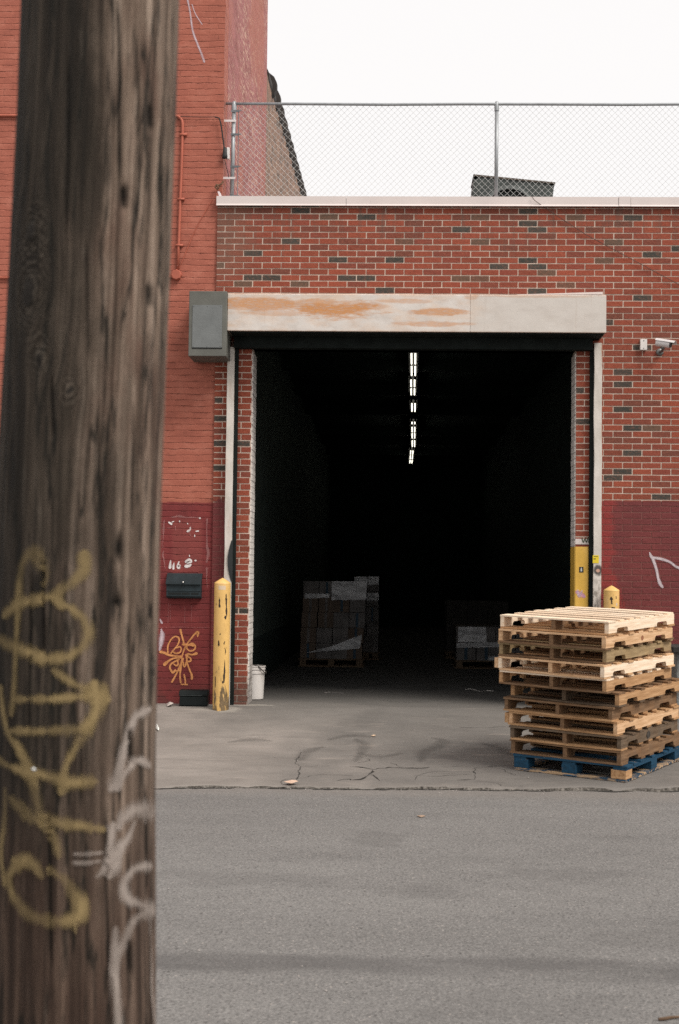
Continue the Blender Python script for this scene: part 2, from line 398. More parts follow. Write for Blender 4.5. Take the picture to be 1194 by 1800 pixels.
def spray(name, col, soft=.5, patch=.3, strength=1.0, grain=(1, 1), rough=.7, base=.72):
    """spray paint on a ribbon: thins out towards its edge and breaks up on the ground it lies on"""
    m = Mat(name); uv = m.uvc(); u, v, _ = m.xyz(uv)
    o = m.obj()
    a = m.math('ABSOLUTE', v)
    nz = m.noise(m.scale(o, (grain[0], grain[0], grain[1])), 24, 6, .68)
    a = m.math('ADD', a, m.math('MULTIPLY', m.math('SUBTRACT', nz, .5), patch * 2))
    al = m.math('SUBTRACT', 1.0, m.step(a, max(0.02, 1 - soft - .12), .98))
    big = m.noise(o, 9, 3)
    al = m.math('MULTIPLY', al, m.math('ADD', strength * base, m.math('MULTIPLY', m.step(big, .35, .65), strength * (1 - base))), clamp=True)
    c = m.ramp(nz, [(.3, tuple(k * .75 for k in col)), (.7, tuple(min(1, k * 1.12) for k in col))])
    sh = m.bsdf(c, rough, None, 0, .2)
    tr = m.n('ShaderNodeBsdfTransparent').outputs[0]
    mx = m.n('ShaderNodeMixShader', {0: al, 1: tr, 2: sh}).outputs[0]
    return m.done(mx)
# ------------------------------------------------------------------ ground
def asphalt():
    m = Mat('road_asphalt'); v = m.obj(); x, y, z = m.xyz(v)
    st = m.scale(v, (.45, 1, 1))
    c = m.ramp(m.noise(m.scale(v, (.35, 1, 1)), .8, 10, .72), [(.3, (.132, .126, .120)), (.5, (.163, .155, .148)), (.7, (.196, .187, .178))])
    c = m.mix(m.math('MULTIPLY', m.step(m.noise(st, 1.7, 9, .72), .52, .72), .42), c, (.102, .096, .093))
    c = m.mix(m.math('MULTIPLY', m.step(m.noise(v, 62, 5, .8), .47, .60), .70), c, (.072, .068, .065))
    c = m.mix(m.math('MULTIPLY', m.step(m.noise(v, 95, 4, .75), .52, .63), .62), c, (.31, .29, .275))
    vo = m.n('ShaderNodeTexVoronoi', {'Vector': v, 'Scale': 46.0}); pick = m.n('ShaderNodeSeparateColor', {0: vo.outputs['Color']}).outputs[0]
    stone = m.math('MULTIPLY', m.math('SUBTRACT', 1.0, m.step(vo.outputs['Distance'], .12, .34)), m.step(pick, .90, 1.0))
    c = m.mix(m.math('MULTIPLY', stone, .8), c, (.42, .37, .33))
    pit = m.math('MULTIPLY', m.math('SUBTRACT', 1.0, m.step(vo.outputs['Distance'], .2, .42)), m.math('SUBTRACT', 1.0, m.step(pick, .10, .11)))
    c = m.mix(m.math('MULTIPLY', pit, .75), c, (.045, .042, .04))
    # sealed joint running along the street, and oil blots
    wv = m.math('MULTIPLY', m.math('SUBTRACT', m.noise(m.scale(v, (.5, 1, 1)), 1.3, 5, .65), .5), .42)
    band = m.math('SUBTRACT', 1.0, m.step(m.math('ABSOLUTE', m.math('ADD', m.math('ADD', y, 9.62), wv)), .07, .22))
    c = m.mix(m.math('MULTIPLY', m.math('MULTIPLY', band, m.step(m.noise(st, 2.3, 4), .25, .55)), .62), c, (.078, .073, .071))
    nz = m.noise(v, 3.4, 9, .75)
    for bx, by, rx, ry, a in ((.25, -8.0, .30, .22, .22), (-.1, -6.35, .22, .40, .28), (.55, -10.2, .55, .25, .22), (1.1, -7.4, .5, .2, .25), (-.9, -7.7, .6, .3, .2), (1.5, -9.0, .6, .35, .25)):
        c = m.mix(m.math('MULTIPLY', m.blob(x, y, bx, by, rx, ry, nz, 1.5), a * .9), c, (.075, .07, .067))
    # dust washed up against the apron
    gut = m.math('MULTIPLY', m.step(m.math('ADD', y, m.math('MULTIPLY', nz, .5)), -4.35, -3.85), .45)
    c = m.mix(gut, c, (.20, .175, .155))
    h = m.math('ADD', m.noise(v, 70, 4, .7), m.math('MULTIPLY', m.math('SUBTRACT', .5, vo.outputs['Distance']), .8))
    return m.done(m.bsdf(c, .93, m.bump(h, .006, .7), 0, .22))

def concrete():
    m = Mat('worn_concrete'); v = m.obj(); x, y, z = m.xyz(v)
    c = m.ramp(m.noise(m.scale(v, (.6, 1, 1)), 1.6, 10, .72), [(.28, (.165, .147, .132)), (.5, (.228, .203, .182)), (.72, (.292, .258, .232))])
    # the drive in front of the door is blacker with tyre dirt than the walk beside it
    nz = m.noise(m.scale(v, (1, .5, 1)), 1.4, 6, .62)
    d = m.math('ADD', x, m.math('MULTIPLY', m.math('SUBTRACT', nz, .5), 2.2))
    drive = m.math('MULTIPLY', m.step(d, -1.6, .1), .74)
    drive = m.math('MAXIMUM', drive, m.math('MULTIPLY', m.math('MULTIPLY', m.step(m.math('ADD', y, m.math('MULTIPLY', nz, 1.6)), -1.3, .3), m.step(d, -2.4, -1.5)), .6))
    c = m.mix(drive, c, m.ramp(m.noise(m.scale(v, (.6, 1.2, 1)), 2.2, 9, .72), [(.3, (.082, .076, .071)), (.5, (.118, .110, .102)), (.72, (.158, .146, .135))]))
    c = m.mix(m.math('MULTIPLY', m.step(m.noise(m.scale(v, (.5, 2.2, 1)), 2.4, 6, .66), .55, .72), .42), c, (.115, .102, .092))
    c = m.mix(m.math('MULTIPLY', m.step(m.noise(m.scale(v, (.45, 1.8, 1)), 3.4, 6, .66), .57, .72), .38), c, (.34, .29, .25))
    c = m.mix(m.math('MULTIPLY', m.step(m.noise(v, 60, 5, .75), .52, .7), .45), c, (.10, .09, .08))
    c = m.mix(m.math('MULTIPLY', m.step(m.noise(v, 95, 3, .7), .58, .70), .4), c, (.38, .335, .295))
    indoor_shade = m.step(m.math('ADD', y, m.math('MULTIPLY', m.math('SUBTRACT', nz, .5), .8)), -.5, 1.5)  # daylight falling off through the doorway, painted as a darkening of the concrete
    c = m.mix(m.math('MULTIPLY', indoor_shade, .72), c, (.045, .043, .041))
    edge = m.math('SUBTRACT', 1.0, m.step(m.math('ADD', y, m.math('MULTIPLY', m.noise(v, 6, 5), .25)), -3.86, -3.62))
    c = m.mix(m.math('MULTIPLY', edge, .45), c, (.19, .168, .15))
    pale = m.blob(x, y, .95, -3.62, .24, .06, m.noise(v, 7, 5), .8)
    c = m.mix(m.math('MULTIPLY', pale, .0), c, (.36, .32, .29))
    for bx, by, rx, ry in ((-1.83, -.36, .30, .16), (-1.6, -.02, .35, .12)):
        c = m.mix(m.math('MULTIPLY', m.blob(x, y, bx, by, rx, ry, m.noise(v, 6, 5), .7), .6), c, (.34, .31, .27))
    h = m.math('ADD', m.noise(v, 45, 6, .72), m.math('MULTIPLY', m.noise(v, 5, 4), 1.2))
    return m.done(m.bsdf(c, .92, m.bump(h, .008, .6), 0, .25))

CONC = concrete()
rd = MB()
rd.face([(-70, -70, ROAD_Z), (70, -70, ROAD_Z), (70, -3.55, ROAD_Z), (-70, -3.55, ROAD_Z)])
road = tag(rd.build('road', asphalt()), kind='structure')

def apron_mesh():
    b = MB()
    xs = [-24, -16, -10, -6] + [-4.5 + .03 * i for i in range(301)] + [6, 10, 16, 24]
    ys = list(range(49))
    edge = lambda x: -4.005 + .105 * (x - 0) * .62 + .06 * mnoise.noise((x * 1.3, 3, 0)) + .045 * mnoise.noise((x * 5, 9, 0)) + .022 * mnoise.noise((x * 17, 5, 0))
    def edge_c(x): return max(-4.45, min(-3.5, edge(x)))
    cols = []
    for x in xs:
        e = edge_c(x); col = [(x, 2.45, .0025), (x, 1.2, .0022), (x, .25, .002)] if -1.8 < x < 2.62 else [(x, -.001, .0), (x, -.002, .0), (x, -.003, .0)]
        for k in range(len(ys)):
            y = -.004 + (e + .004) * (k / (len(ys) - 1)) ** .9
            zz = apron_z(y) + .008 * mnoise.noise((x * .9, y * .9, 1)) * min(1, -y * 3)
            zz += .006 * mnoise.noise((x * 4, y * 4, 4)) * min(1, -y * 2)
            if k >= len(ys) - 3: zz -= max(0, .030 * (k - len(ys) + 4) / 3 * (mnoise.noise((x * 2.3, 1, 2)) + .7 * mnoise.noise((x * 8, k, 2)) + .1))
            col.append((x, y, zz))
        col.append((x, e - .004, ROAD_Z - .02)); cols.append(col)
    n = len(cols[0])
    for c in cols: b.v += c
    for i in range(len(cols) - 1):
        for k in range(n - 1):
            b.f.append((i * n + k, i * n + k + 1, (i + 1) * n + k + 1, (i + 1) * n + k)); b.mi.append(1 if k == n - 2 else 0); b.tone.append(0)
    return b
GE = Mat('dirt_packed_edge'); GE_c = GE.ramp(GE.noise(GE.obj(), 26, 6, .75), [(.34, (.020, .018, .015)), (.50, (.09, .08, .07)), (.62, (.20, .18, .16))])
GE = GE.done(GE.bsdf(GE_c, .95, None, 0, .1))
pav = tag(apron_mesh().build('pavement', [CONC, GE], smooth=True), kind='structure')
WFL = simple('shade_darkened_concrete', (.062, .059, .056), .85, var=.35, scale=2.5, bump=.004)  # dimness of the interior put into a darker floor colour
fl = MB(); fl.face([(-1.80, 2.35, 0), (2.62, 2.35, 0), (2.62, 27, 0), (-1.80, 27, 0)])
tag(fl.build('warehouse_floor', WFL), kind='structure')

def smooth_line(pts, n=8):
    """Catmull-Rom through 2-D points (x, y, width)"""
    P = [pts[0]] + list(pts) + [pts[-1]]; out = []
    for i in range(1, len(P) - 2):
        for k in range(n):
            t = k / n
            out.append(tuple(.5 * (2 * b + (c - a) * t + (2 * a - 5 * b + 4 * c - d) * t * t + (-a + 3 * b - 3 * c + d) * t ** 3)
                             for a, b, c, d in zip(P[i - 1], P[i], P[i + 1], P[i + 2])))
    out.append(tuple(pts[-1])); return out

def ribbon(b, pts, surf, n=8, cap=True, lift=0.0, m=0):
    """pts (a, b, width) in surface metres; surf(a, b, lift) -> 3-D point"""
    L = smooth_line(pts, n) if len(pts) > 2 else [tuple(p + (q - p) * k / 6 for p, q in zip(*pts)) for k in range(7)]
    if cap:                                              # rounded spray ends
        for end in (0, 1):
            p, q = (L[0], L[1]) if end == 0 else (L[-1], L[-2])
            d = math.hypot(p[0] - q[0], p[1] - q[1]) or 1; w = p[2] / 2
            ext = [(p[0] + (p[0] - q[0]) / d * w * s, p[1] + (p[1] - q[1]) / d * w * s, p[2] * math.sqrt(max(0, 1 - s * s)) + 1e-4) for s in (.35, .65, .87, .99)]
            L = list(reversed(ext)) + L if end == 0 else L + ext
    row = []
    for i, (x, y, w) in enumerate(L):
        p, q = L[max(i - 1, 0)], L[min(i + 1, len(L) - 1)]
        dx, dy = q[0] - p[0], q[1] - p[1]; d = math.hypot(dx, dy) or 1; nx, ny = -dy / d, dx / d
        row.append([(surf(x + nx * w / 2 * s, y + ny * w / 2 * s, lift), s) for s in (-1, -.5, 0, .5, 1)])
    for i in range(len(row) - 1):
        for k in range(4):
            q = [row[i][k], row[i + 1][k], row[i + 1][k + 1], row[i][k + 1]]
            b.face([p for p, _ in q], m, 0.0, [(ii / 10, s) for ii, (_, s) in zip((i, i + 1, i + 1, i), q)])

# cracks and tyre stains of the pavement
gsurf = lambda x, y, l: Vector((x, y, apron_z(y) + .008 * mnoise.noise((x * .9, y * .9, 1)) * min(1, -y * 3) + .006 * mnoise.noise((x * 4, y * 4, 4)) * min(1, -y * 2) + .004 + l))
def crack(b, pts, w):
    P = []
    Q = [apron(px, py) for px, py in pts]
    for p, q in zip(Q, Q[1:]):
        n = max(2, int((q - p).length / .05))
        for k in range(n):
            r = p.lerp(q, k / n)
            P.append((r.x + rnd(-.012, .012), r.y + rnd(-.022, .022), max(.003, .62 * w * rnd(.3, 1.5) * (.3 + 1.1 * abs(mnoise.noise((r.x * 5, r.y * 5, 3)))))))
    P.append((Q[-1].x, Q[-1].y, .004)); P[0] = (P[0][0], P[0][1], .004)
    ribbon(b, P, gsurf, 3, cap=False)
c7 = lambda l: [(400 + x / 2.388, 1200 + y / 2.388) for x, y in l]
ck = MB()
for l, w in (([(315, 290), (300, 315), (285, 335), (305, 355), (300, 380), (290, 408)], .022), ([(515, 355), (560, 354), (612, 362), (700, 357), (800, 362), (850, 358)], .034), ([(905, 358), (930, 355), (990, 352)], .022),
             ([(1035, 362), (1090, 355), (1150, 352), (1190, 348)], .028), ([(455, 412), (500, 405), (522, 410), (560, 405), (600, 385), (612, 364)], .045), ([(600, 386), (640, 412)], .03),
             ([(1035, 362), (1037, 385), (1034, 410)], .016), ([(310, 352), (380, 350), (430, 352)], .012), ([(975, 185), (1015, 190), (1090, 188), (1170, 187)], .016), ([(960, 410), (1030, 408)], .03)):
    crack(ck, c7(l), w)
dark = simple('crack_dirt', (.034, .031, .028), .95)
for k in range(11):                                       # hairline crazing
    x, y = rnd(-1.6, 2.3), -4.0 + abs(random.gauss(0, .55)); a = rnd(-.5, .5) if random.random() < .6 else rnd(1.1, 2.0); P = []
    for s in range(random.randint(5, 14)):
        P.append((x, max(y, -3.93 + .065 * x), rnd(.002, .006))); a += rnd(-.5, .5); x += .06 * math.cos(a); y += .06 * math.sin(a) * .8
    ribbon(ck, P, gsurf, 2, cap=False)
ck.build('crack', dark, pav)
jt = MB()                                                # broken edge between pavement and street, packed with grit
P = []
for i in range(330):
    x = -2.2 + i * .0175
    y = max(-4.45, min(-3.5, -4.005 + .105 * x * .62 + .06 * mnoise.noise((x * 1.3, 3, 0)) + .045 * mnoise.noise((x * 5, 9, 0)) + .022 * mnoise.noise((x * 17, 5, 0)))) - .015
    P.append((x, y + .02 * mnoise.noise((x * 11, 2, 7)), max(.003, .022 + .055 * mnoise.noise((x * 3, 8, 1)) + .03 * mnoise.noise((x * 13, 4, 1)))))
ribbon(jt, P, lambda x, y, l: Vector((x, y, ROAD_Z + .004)), 1, cap=False)
jt.build('crack', dark, road)
stn = MB()
c7a = lambda l, w: [(apron(px, py).x, apron(px, py).y, ww) for (px, py), ww in zip(c7(l), w)]
for l, w in (([(870, 235), (905, 245), (885, 268), (825, 295), (812, 330)], (.10, .2, .26, .22, .1)), ([(545, 240), (575, 262), (560, 300), (540, 330)], (.12, .22, .16, .1)), ([(440, 238), (520, 222), (600, 228)], (.12, .2, .12)),
             ([(390, 275), (335, 290), (305, 325)], (.12, .25, .14)), ([(170, 245), (100, 240), (20, 250)], (.1, .2, .1)), ([(560, 300), (640, 312), (720, 300)], (.1, .25, .1)), ([(1080, 260), (1140, 275), (1185, 300)], (.1, .3, .2)),
             ([(640, 75), (740, 84), (850, 82)], (.05, .12, .05))):
    ribbon(stn, c7a(l, w), gsurf, 8, lift=.002)
stn.build('stain', spray('tyre_stain', (.085, .079, .073), .95, .55, .28, (1, 1), .9), pav)

# ------------------------------------------------------------------ brick warehouse
XL, XR = -1.995, 9.0                 # ends of the brick front
OL, OR, OT = -1.58, 2.05, 4.0        # door opening
ZT = 5.612
CH, BP = .0695, .2130
Z0, X0 = 2.604, 2.355
BRICK, MORT = brick_mat(), mortar_mat()
ware = tag(empty('brick_warehouse', (0, 0, 0)), 'bare red brick warehouse front with a wide open loading door under a rusty white box', 'warehouse')

darks = {}
def mark(px, py, t):
    p = wall(px, py); r = math.floor((p.z - Z0) / CH); off = 0 if r % 2 == 0 else BP / 2
    # the row just below Z0 (r = -1) has a joint at X0
    off = 0 if (r + 1) % 2 == 0 else BP / 2
    darks[(r, math.floor((p.x - X0 - off) / BP))] = t
for ox, oy, s, l in ((594, 100, 1.99, [(669 * 1, 549), (1005, 552), (436, 609), (702, 611), (200, 711), (670, 735), (735, 757), (33, 773), (100, 773), (168, 817), (700, 820), (1099, 698), (1190, 680), (1068, 848), (955, 930), (997, 1104), (15, 710), (670, 714), (671, 591)]),
                     (0, 0, 1.99, [(1053, 743), (1020, 847), (889, 888), (1180, 909), (887, 970), (953, 970), (890, 724), (1085, 724)]),
                     (820, 480, 3.193, [(82, 33), (400, 103), (990, 146), (808, 283), (878, 559), (880, 770), (930, 877), (927, 1013), (876, 1113), (822, 1150), (1090, 1253), (640, 660), (660, 837), (1000, 425)]),
                     (320, 480, 2.714, [(180, 617), (175, 680), (170, 805), (305, 805), (180, 925), (575, 50), (345, 20), (300, 48)])):
    for x, y in l: mark(ox + x / s, oy + y / s, rnd(.95, 1.0))
for ox, oy, s, l in ((594, 100, 1.99, [(504, 568), (235, 650), (426, 776), (500, 776), (936, 717), (834, 570), (500, 650), (955, 655)]), (0, 0, 1.99, [(1050, 993), (858, 993), (775, 928), (1170, 760)]),
                     (820, 480, 3.193, [(1033, 877), (460, 5), (575, 75)])):
    for x, y in l: mark(ox + x / s, oy + y / s, rnd(.87, .92))

br = MB()
r0, r1 = math.floor((-.03 - Z0) / CH), math.ceil((ZT - Z0) / CH)
J = .0062
for r in range(r0, r1):
    za, zb = Z0 + r * CH + J, Z0 + (r + 1) * CH - J
    zb = min(zb, ZT)
    if zb - za < .012: continue
    off = 0 if (r + 1) % 2 == 0 else BP / 2
    segs = [(XL, XR)] if za >= OT - .02 else [(XL, OL), (OR, XR)]
    c0 = math.floor((XL - X0 - off) / BP)
    for c in range(c0, c0 + 54):
        xa, xb = X0 + off + c * BP + J, X0 + off + (c + 1) * BP - J
        for sa, sb in segs:
            a, b_ = max(xa, sa), min(xb, sb)
            if b_ - a < .02: continue
            if r == math.floor((wall(423, 1075).z - Z0) / CH) and sa == XL and b_ > -1.72: hole = True
            else: hole = False
   # brick knocked out of the pier, its shaded hole painted as a dark brick
            t = darks.get((r, c))
            if t is None: t = random.choice([rnd(.05, .8)] * 14 + [rnd(.80, .86)]) if random.random() > .004 else rnd(.95, 1)
            j = lambda: rnd(-.0014, .0014)
            f = -.0046 + rnd(-.0014, .0010)
            if hole: t, f = .99, -.0006
            x_0, x_1, z_0, z_1 = a + j(), b_ + j(), za + j(), zb + j()
            tl = rnd(-.0008, .0008)
            br.hexa([(x_0, f, z_0 + tl), (x_1, f + j() * .6, z_0 - tl), (x_1, .004, z_0), (x_0, .004, z_0), (x_0, f + j() * .6, z_1 + tl), (x_1, f, z_1 - tl), (x_1, .004, z_1), (x_0, .004, z_1)], 0, t)
br.build('brickwork', BRICK, ware)
mw = MB()
TH = .30
mw.box(XL, OL, 0, TH, -.4, OT); mw.box(OR, XR, 0, TH, -.4, OT); mw.box(XL, XR, 0, TH, OT, ZT)
mw.build('wall', MORT, ware)
WB = white_brick()
for x0, x1, yy in ((OL - .10, OL + .012, .44), (OR - .012, OR + .10, .34)):                 # white painted returns of the opening
    b = MB(); n = 58
    for k in range(n):
        z_0, z_1 = k * CH, (k + 1) * CH - .0015
        w = rnd(-.002, .002)
        if z_1 > OT: break
        if x0 < 0: b.box(x0, x1 + w, .012 + rnd(0, .003), yy, z_0, z_1)
        else: b.box(x0 + w, x1, .012 + rnd(0, .003), yy, z_0, z_1)
    o = b.build('door_jamb', WB, ware)
# interior shell
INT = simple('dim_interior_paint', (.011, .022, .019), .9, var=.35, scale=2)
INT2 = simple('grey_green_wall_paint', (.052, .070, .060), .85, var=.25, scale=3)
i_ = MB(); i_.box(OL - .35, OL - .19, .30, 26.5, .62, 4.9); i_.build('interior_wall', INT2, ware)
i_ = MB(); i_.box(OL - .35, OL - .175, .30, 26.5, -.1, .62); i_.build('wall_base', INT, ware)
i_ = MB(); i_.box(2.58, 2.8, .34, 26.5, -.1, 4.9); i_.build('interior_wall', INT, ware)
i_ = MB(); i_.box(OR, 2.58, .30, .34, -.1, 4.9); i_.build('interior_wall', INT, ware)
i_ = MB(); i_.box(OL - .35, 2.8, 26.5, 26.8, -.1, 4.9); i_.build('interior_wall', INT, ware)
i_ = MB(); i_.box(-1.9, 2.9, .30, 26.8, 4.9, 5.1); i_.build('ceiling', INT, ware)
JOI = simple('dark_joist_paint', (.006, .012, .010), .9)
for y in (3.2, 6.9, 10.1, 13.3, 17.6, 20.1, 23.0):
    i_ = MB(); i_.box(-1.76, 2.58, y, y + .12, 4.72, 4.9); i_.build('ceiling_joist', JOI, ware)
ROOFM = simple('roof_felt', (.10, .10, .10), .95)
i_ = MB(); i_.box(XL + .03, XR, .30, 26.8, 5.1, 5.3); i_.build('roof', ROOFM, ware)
i_ = MB(); i_.box(XR - .3, XR, .30, 26.8, -.4, 5.1); i_.build('wall', MORT, ware)

FLASH = simple('pale_metal_flashing', (.60, .525, .50), .5, var=.07, scale=1.6, spec=.4)
cp = MB()
xs = [-2.006, wall(609, 350).x, wall(1087, 350).x, wall(1108, 350).x, 5.6, XR]
for k, (a, b_) in enumerate(zip(xs, xs[1:])):
    y0 = -.052 if k == 2 else -.046
    cp.box(a + .002, b_ - .002, y0, .34, ZT + .004 - (.004 if k == 2 else 0), 5.712 + (.003 if k == 2 else 0))
    cp.face([(a + .002, y0, ZT + .012), (b_ - .002, y0, ZT + .012), (b_ - .002, y0 - .014, ZT - .008), (a + .002, y0 - .014, ZT - .008)])
    cp.face([(a + .002, y0 - .014, ZT - .008), (b_ - .002, y0 - .014, ZT - .008), (b_ - .002, y0 - .010, ZT - .012), (a + .002, y0 - .010, ZT - .012)])
cp.build('coping', FLASH, ware)

# roller shutter: housing, operator box, guide rails, bottom bar
shut = empty('roller_shutter', (0, 0, 0), ware)
HX0, HX1, HY, HZ0, HZ1 = -1.812, 2.316, -.45, 4.118, 4.530
RW = rusty_white()
hb = MB()
seam = .841
prof = [(HY, HZ0), (HY, HZ1 - .012), (HY + .02, HZ1), (-.012, HZ1 + .004), (-.012, HZ1 - .02), (HY + .02, HZ1 - .03), (HY + .02, HZ0 + .02), (HY + .05, HZ0 + .018), (HY + .05, HZ0)]
for a, b_ in ((HX0, seam - .003), (seam + .003, HX1)):
    hb.prism(prof, 0, b_ - a, Matrix(((0, 0, 1, a), (1, 0, 0, 0), (0, 1, 0, 0), (0, 0, 0, 1))))
hb.box(seam - .02, seam + .02, HY + .004, HY + .018, HZ0 + .01, HZ1 - .015)
hb.box(HX1 - .012, HX1, HY + .02, -.012, HZ0, HZ1 - .02)
hb.box(HX0, HX0 + .012, HY + .02, -.012, HZ0, HZ1 - .02)
hb.build('housing', RW, shut)
fb = MB()                                                # bent flashing strip lying on the housing at its right end
fb.hexa([(1.35, -.40, HZ1 + .006), (2.28, -.43, HZ1 + .008), (2.28, -.02, HZ1 + .012), (1.35, -.02, HZ1 + .008), (1.35, -.40, HZ1 + .010), (2.28, -.43, HZ1 + .038), (2.28, -.02, HZ1 + .04), (1.35, -.02, HZ1 + .012)])
fb.build('flashing', simple('pinkish_white_metal', (.66, .56, .52), .5, var=.08), shut)
dk = simple('black_steel_and_shade', (.012, .015, .014), .8, var=.3, spec=.1)
un = MB(); un.box(HX0 + .04, HX1 - .10, -.14, -.012, 3.978, 4.10); un.box(HX0 + .02, HX1 - .02, -.40, -.012, 4.102, 4.119); un.build('bottom_bar_and_shade', dk, shut)  # bar, plus a black plate standing in for shade under the housing
un = MB(); un.tube([(HX0 + .05, -.20, 4.315), (HX1 - .05, -.20, 4.315)], .15, 20); un.build('curtain_roll', simple('grey_curtain_slats', (.12, .12, .115), .6), shut, smooth=True)
un = MB(); un.box(OL - .05, OR + .05, .01, .30, 4.0, 4.03); un.build('lintel', simple('rusty_lintel', (.10, .08, .065), .8), shut)
# operator box
GB = simple('grey_operator_box_paint', (.118, .117, .102), .6, var=.16, scale=5, bump=.002)
GP = simple('blue_grey_panel_paint', (.150, .157, .155), .55, var=.12, scale=6, bump=.002)
ob = MB()
BX0, BX1, BY, BZ0, BZ1 = -2.232, -1.816, -.50, 3.826, 4.542
ob.box(BX0, BX1, BY, -.010, BZ0, BZ1)
o = ob.build('operator_box', GB, shut, bevel=.006, weld=True)
ob = MB()
p0, p1 = wall(339, 536, BY), wall(390, 611, BY)
ob.box(p0.x, p1.x, BY - .006, BY + .001, p1.z, p0.z)
for fx in (.04, .5, .96):
    for fz in (.03, .97): ob.box(p0.x + (p1.x - p0.x) * fx - .004, p0.x + (p1.x - p0.x) * fx + .004, BY - .009, BY - .005, p1.z + (p0.z - p1.z) * fz - .004, p1.z + (p0.z - p1.z) * fz + .004)
ob.build('access_panel', GP, shut)
ob = MB(); ob.box(p0.x - .002, p1.x + .004, BY - .004, BY + .001, p1.z - .012, p1.z - .001); ob.build('panel_seam', simple('black_gap', (.01, .01, .01), .9), shut)
# guide rails: bent channels standing off the brick
def rail(x0, x1, z0, z1, mat, wob):
    b = MB(); n = 40; d0, d1 = -.105, -.012
    def ring(k):
        z = z0 + (z1 - z0) * k / n; w = wob * mnoise.noise((x0 * 7, z * 2.1, 0)) + wob * .5 * mnoise.noise((x0, z * 7, 4))
        cut = 0
        return [(x0 + w, d0, z), (x1 + w * .6, d0, z), (x1 + w * .6, d1, z), (x1 - .012 + w * .6, d1, z), (x1 - .012 + w * .6, d0 + .012, z), (x0 + .012 + w, d0 + .012, z), (x0 + .012 + w, d1, z), (x0 + w, d1, z)]
    R = [ring(k) for k in range(n + 1)]
    i = len(b.v)
    for q in R: b.v += q
    for k in range(n):
        for j in range(8):
            b.f.append((i + 8 * k + j, i + 8 * k + (j + 1) % 8, i + 8 * (k + 1) + (j + 1) % 8, i + 8 * (k + 1) + j)); b.mi.append(0); b.tone.append(0)
    return b.build('guide_rail', mat, shut)
rail(-1.848, -1.768, .0, 3.99, rail_mat('white_rail_paint', .45), .005)
rail(2.237, 2.322, -.02, 4.06, rail_mat('rusty_rail_paint', .85, .8), .007)
db = MB()  # solid black bars stand in for the shade in the gap beside each rail
db.box(-1.764, -1.728, -.07, -.0075, 0, 3.98); db.build('rail_groove_shade', dk, shut)
db = MB(); db.box(2.196, 2.234, -.06, -.0075, 0, 4.0); db.build('rail_groove_shade', dk, shut)
fl_ = MB()                                               # black curved strip on the front of the left rail
q0, q1 = wall(405, 950, -.11), wall(405, 1022, -.11)
P = [Vector((-1.772 - .038 * math.sin(math.pi * k / 10), -.108 - .012 * math.sin(math.pi * k / 10), q1.z + (q0.z - q1.z) * k / 10)) for k in range(11)]
for a, b_ in zip(P, P[1:]):
    fl_.hexa([a, (-1.755, -.105, a.z), (-1.755, -.09, a.z), a + Vector((0, .012, 0)), b_, (-1.755, -.105, b_.z), (-1.755, -.09, b_.z), b_ + Vector((0, .012, 0))])
fl_.build('black_strip', simple('plain_black_finish', (.015, .017, .017), .6), shut)
st = MB(); a, b_ = wall(1042.5, 976, -.112), wall(1053, 990, -.112)
st.box(a.x, b_.x, -.1085, -.106, b_.z, a.z, 0); w_, h_ = b_.x - a.x, a.z - b_.z
st.box(a.x + w_ * .12, a.x + w_ * .5, -.1095, -.108, b_.z + h_ * .48, b_.z + h_ * .6, 1); st.box(a.x + w_ * .15, a.x + w_ * .85, -.1095, -.108, b_.z + h_ * .82, b_.z + h_ * .88, 1)
st.build('warning_sticker', [simple('yellow_sticker', (.66, .50, .03), .5, var=.08), simple('sticker_print', (.05, .045, .03), .6)], shut)
# yellow steel guard on the right hand corner of the opening, white brick band over it
YG = yellow_paint('yellow_guard_paint', (.62, .37, .06), False)
gz = wall(1020, 961, -.03).z
g = MB(); g.prism([(2.035, .33), (2.035, -.022), (2.047, -.034), (2.186, -.034), (2.192, -.028), (2.192, -.008), (2.05, -.008), (2.05, .33)], -.05, gz); g.build('corner_guard', YG, ware)
a, b_ = wall(1010, 947, -.012), wall(1038, 957, -.012)
g = MB(); g.box(2.047, b_.x, -.013, -.004, b_.z, a.z); g.build('white_band', simple('chalky_white_paint', (.58, .52, .49), .8, var=.12, bump=.003, scale=20), ware)
# letters W K sprayed on the band; sticker and pink smudge on the guard
wsurf = lambda y: (lambda x, z, l: Vector((x, y - l, z)))
def px_stroke(b, pts, w, y, s=1.0, ox=0.0, oy=0.0, lift=0.0, n=8):
    P = []
    for k, p in enumerate(pts):
        q = wall(ox + p[0] / s, oy + p[1] / s, y)
        P.append((q.x, q.z, (p[2] if len(p) > 2 else w) * .00637 / s))
    ribbon(b, P, wsurf(y), n, lift=lift)
b = MB()
for k, l in enumerate(([(395, 785), (430, 880), (458, 800), (492, 875), (520, 780)], [(545, 780), (540, 885)], [(585, 785), (548, 830), (588, 885)])): px_stroke(b, l, 26, -.0145, 11.94, 990, 880, .0003 * k, 6)
b.build('graffiti_letters', spray('green_marker', (.07, .085, .045), .3, .15, 1.0), ware)
b = MB(); a, c = wall(1018.5, 996.5, -.036), wall(1026, 1006.5, -.036)
b.box(a.x, c.x, -.0365, -.0345, c.z, a.z, 0)
cx, cz = (a.x + c.x) / 2, (a.z + c.z) / 2
b.box(cx - .008, cx + .008, -.0375, -.0362, cz - .018, cz + .012, 1); b.box(cx - .005, cx + .005, -.0375, -.0362, cz + .014, cz + .022, 1)
b.build('black_sticker', [simple('black_sticker', (.02, .02, .02), .5), simple('sticker_white', (.55, .55, .53), .5)], ware)
b = MB(); px_stroke(b, [(320, 740, 130), (365, 770, 210), (415, 800, 130)], 150, -.0352, 11.94, 990, 980)
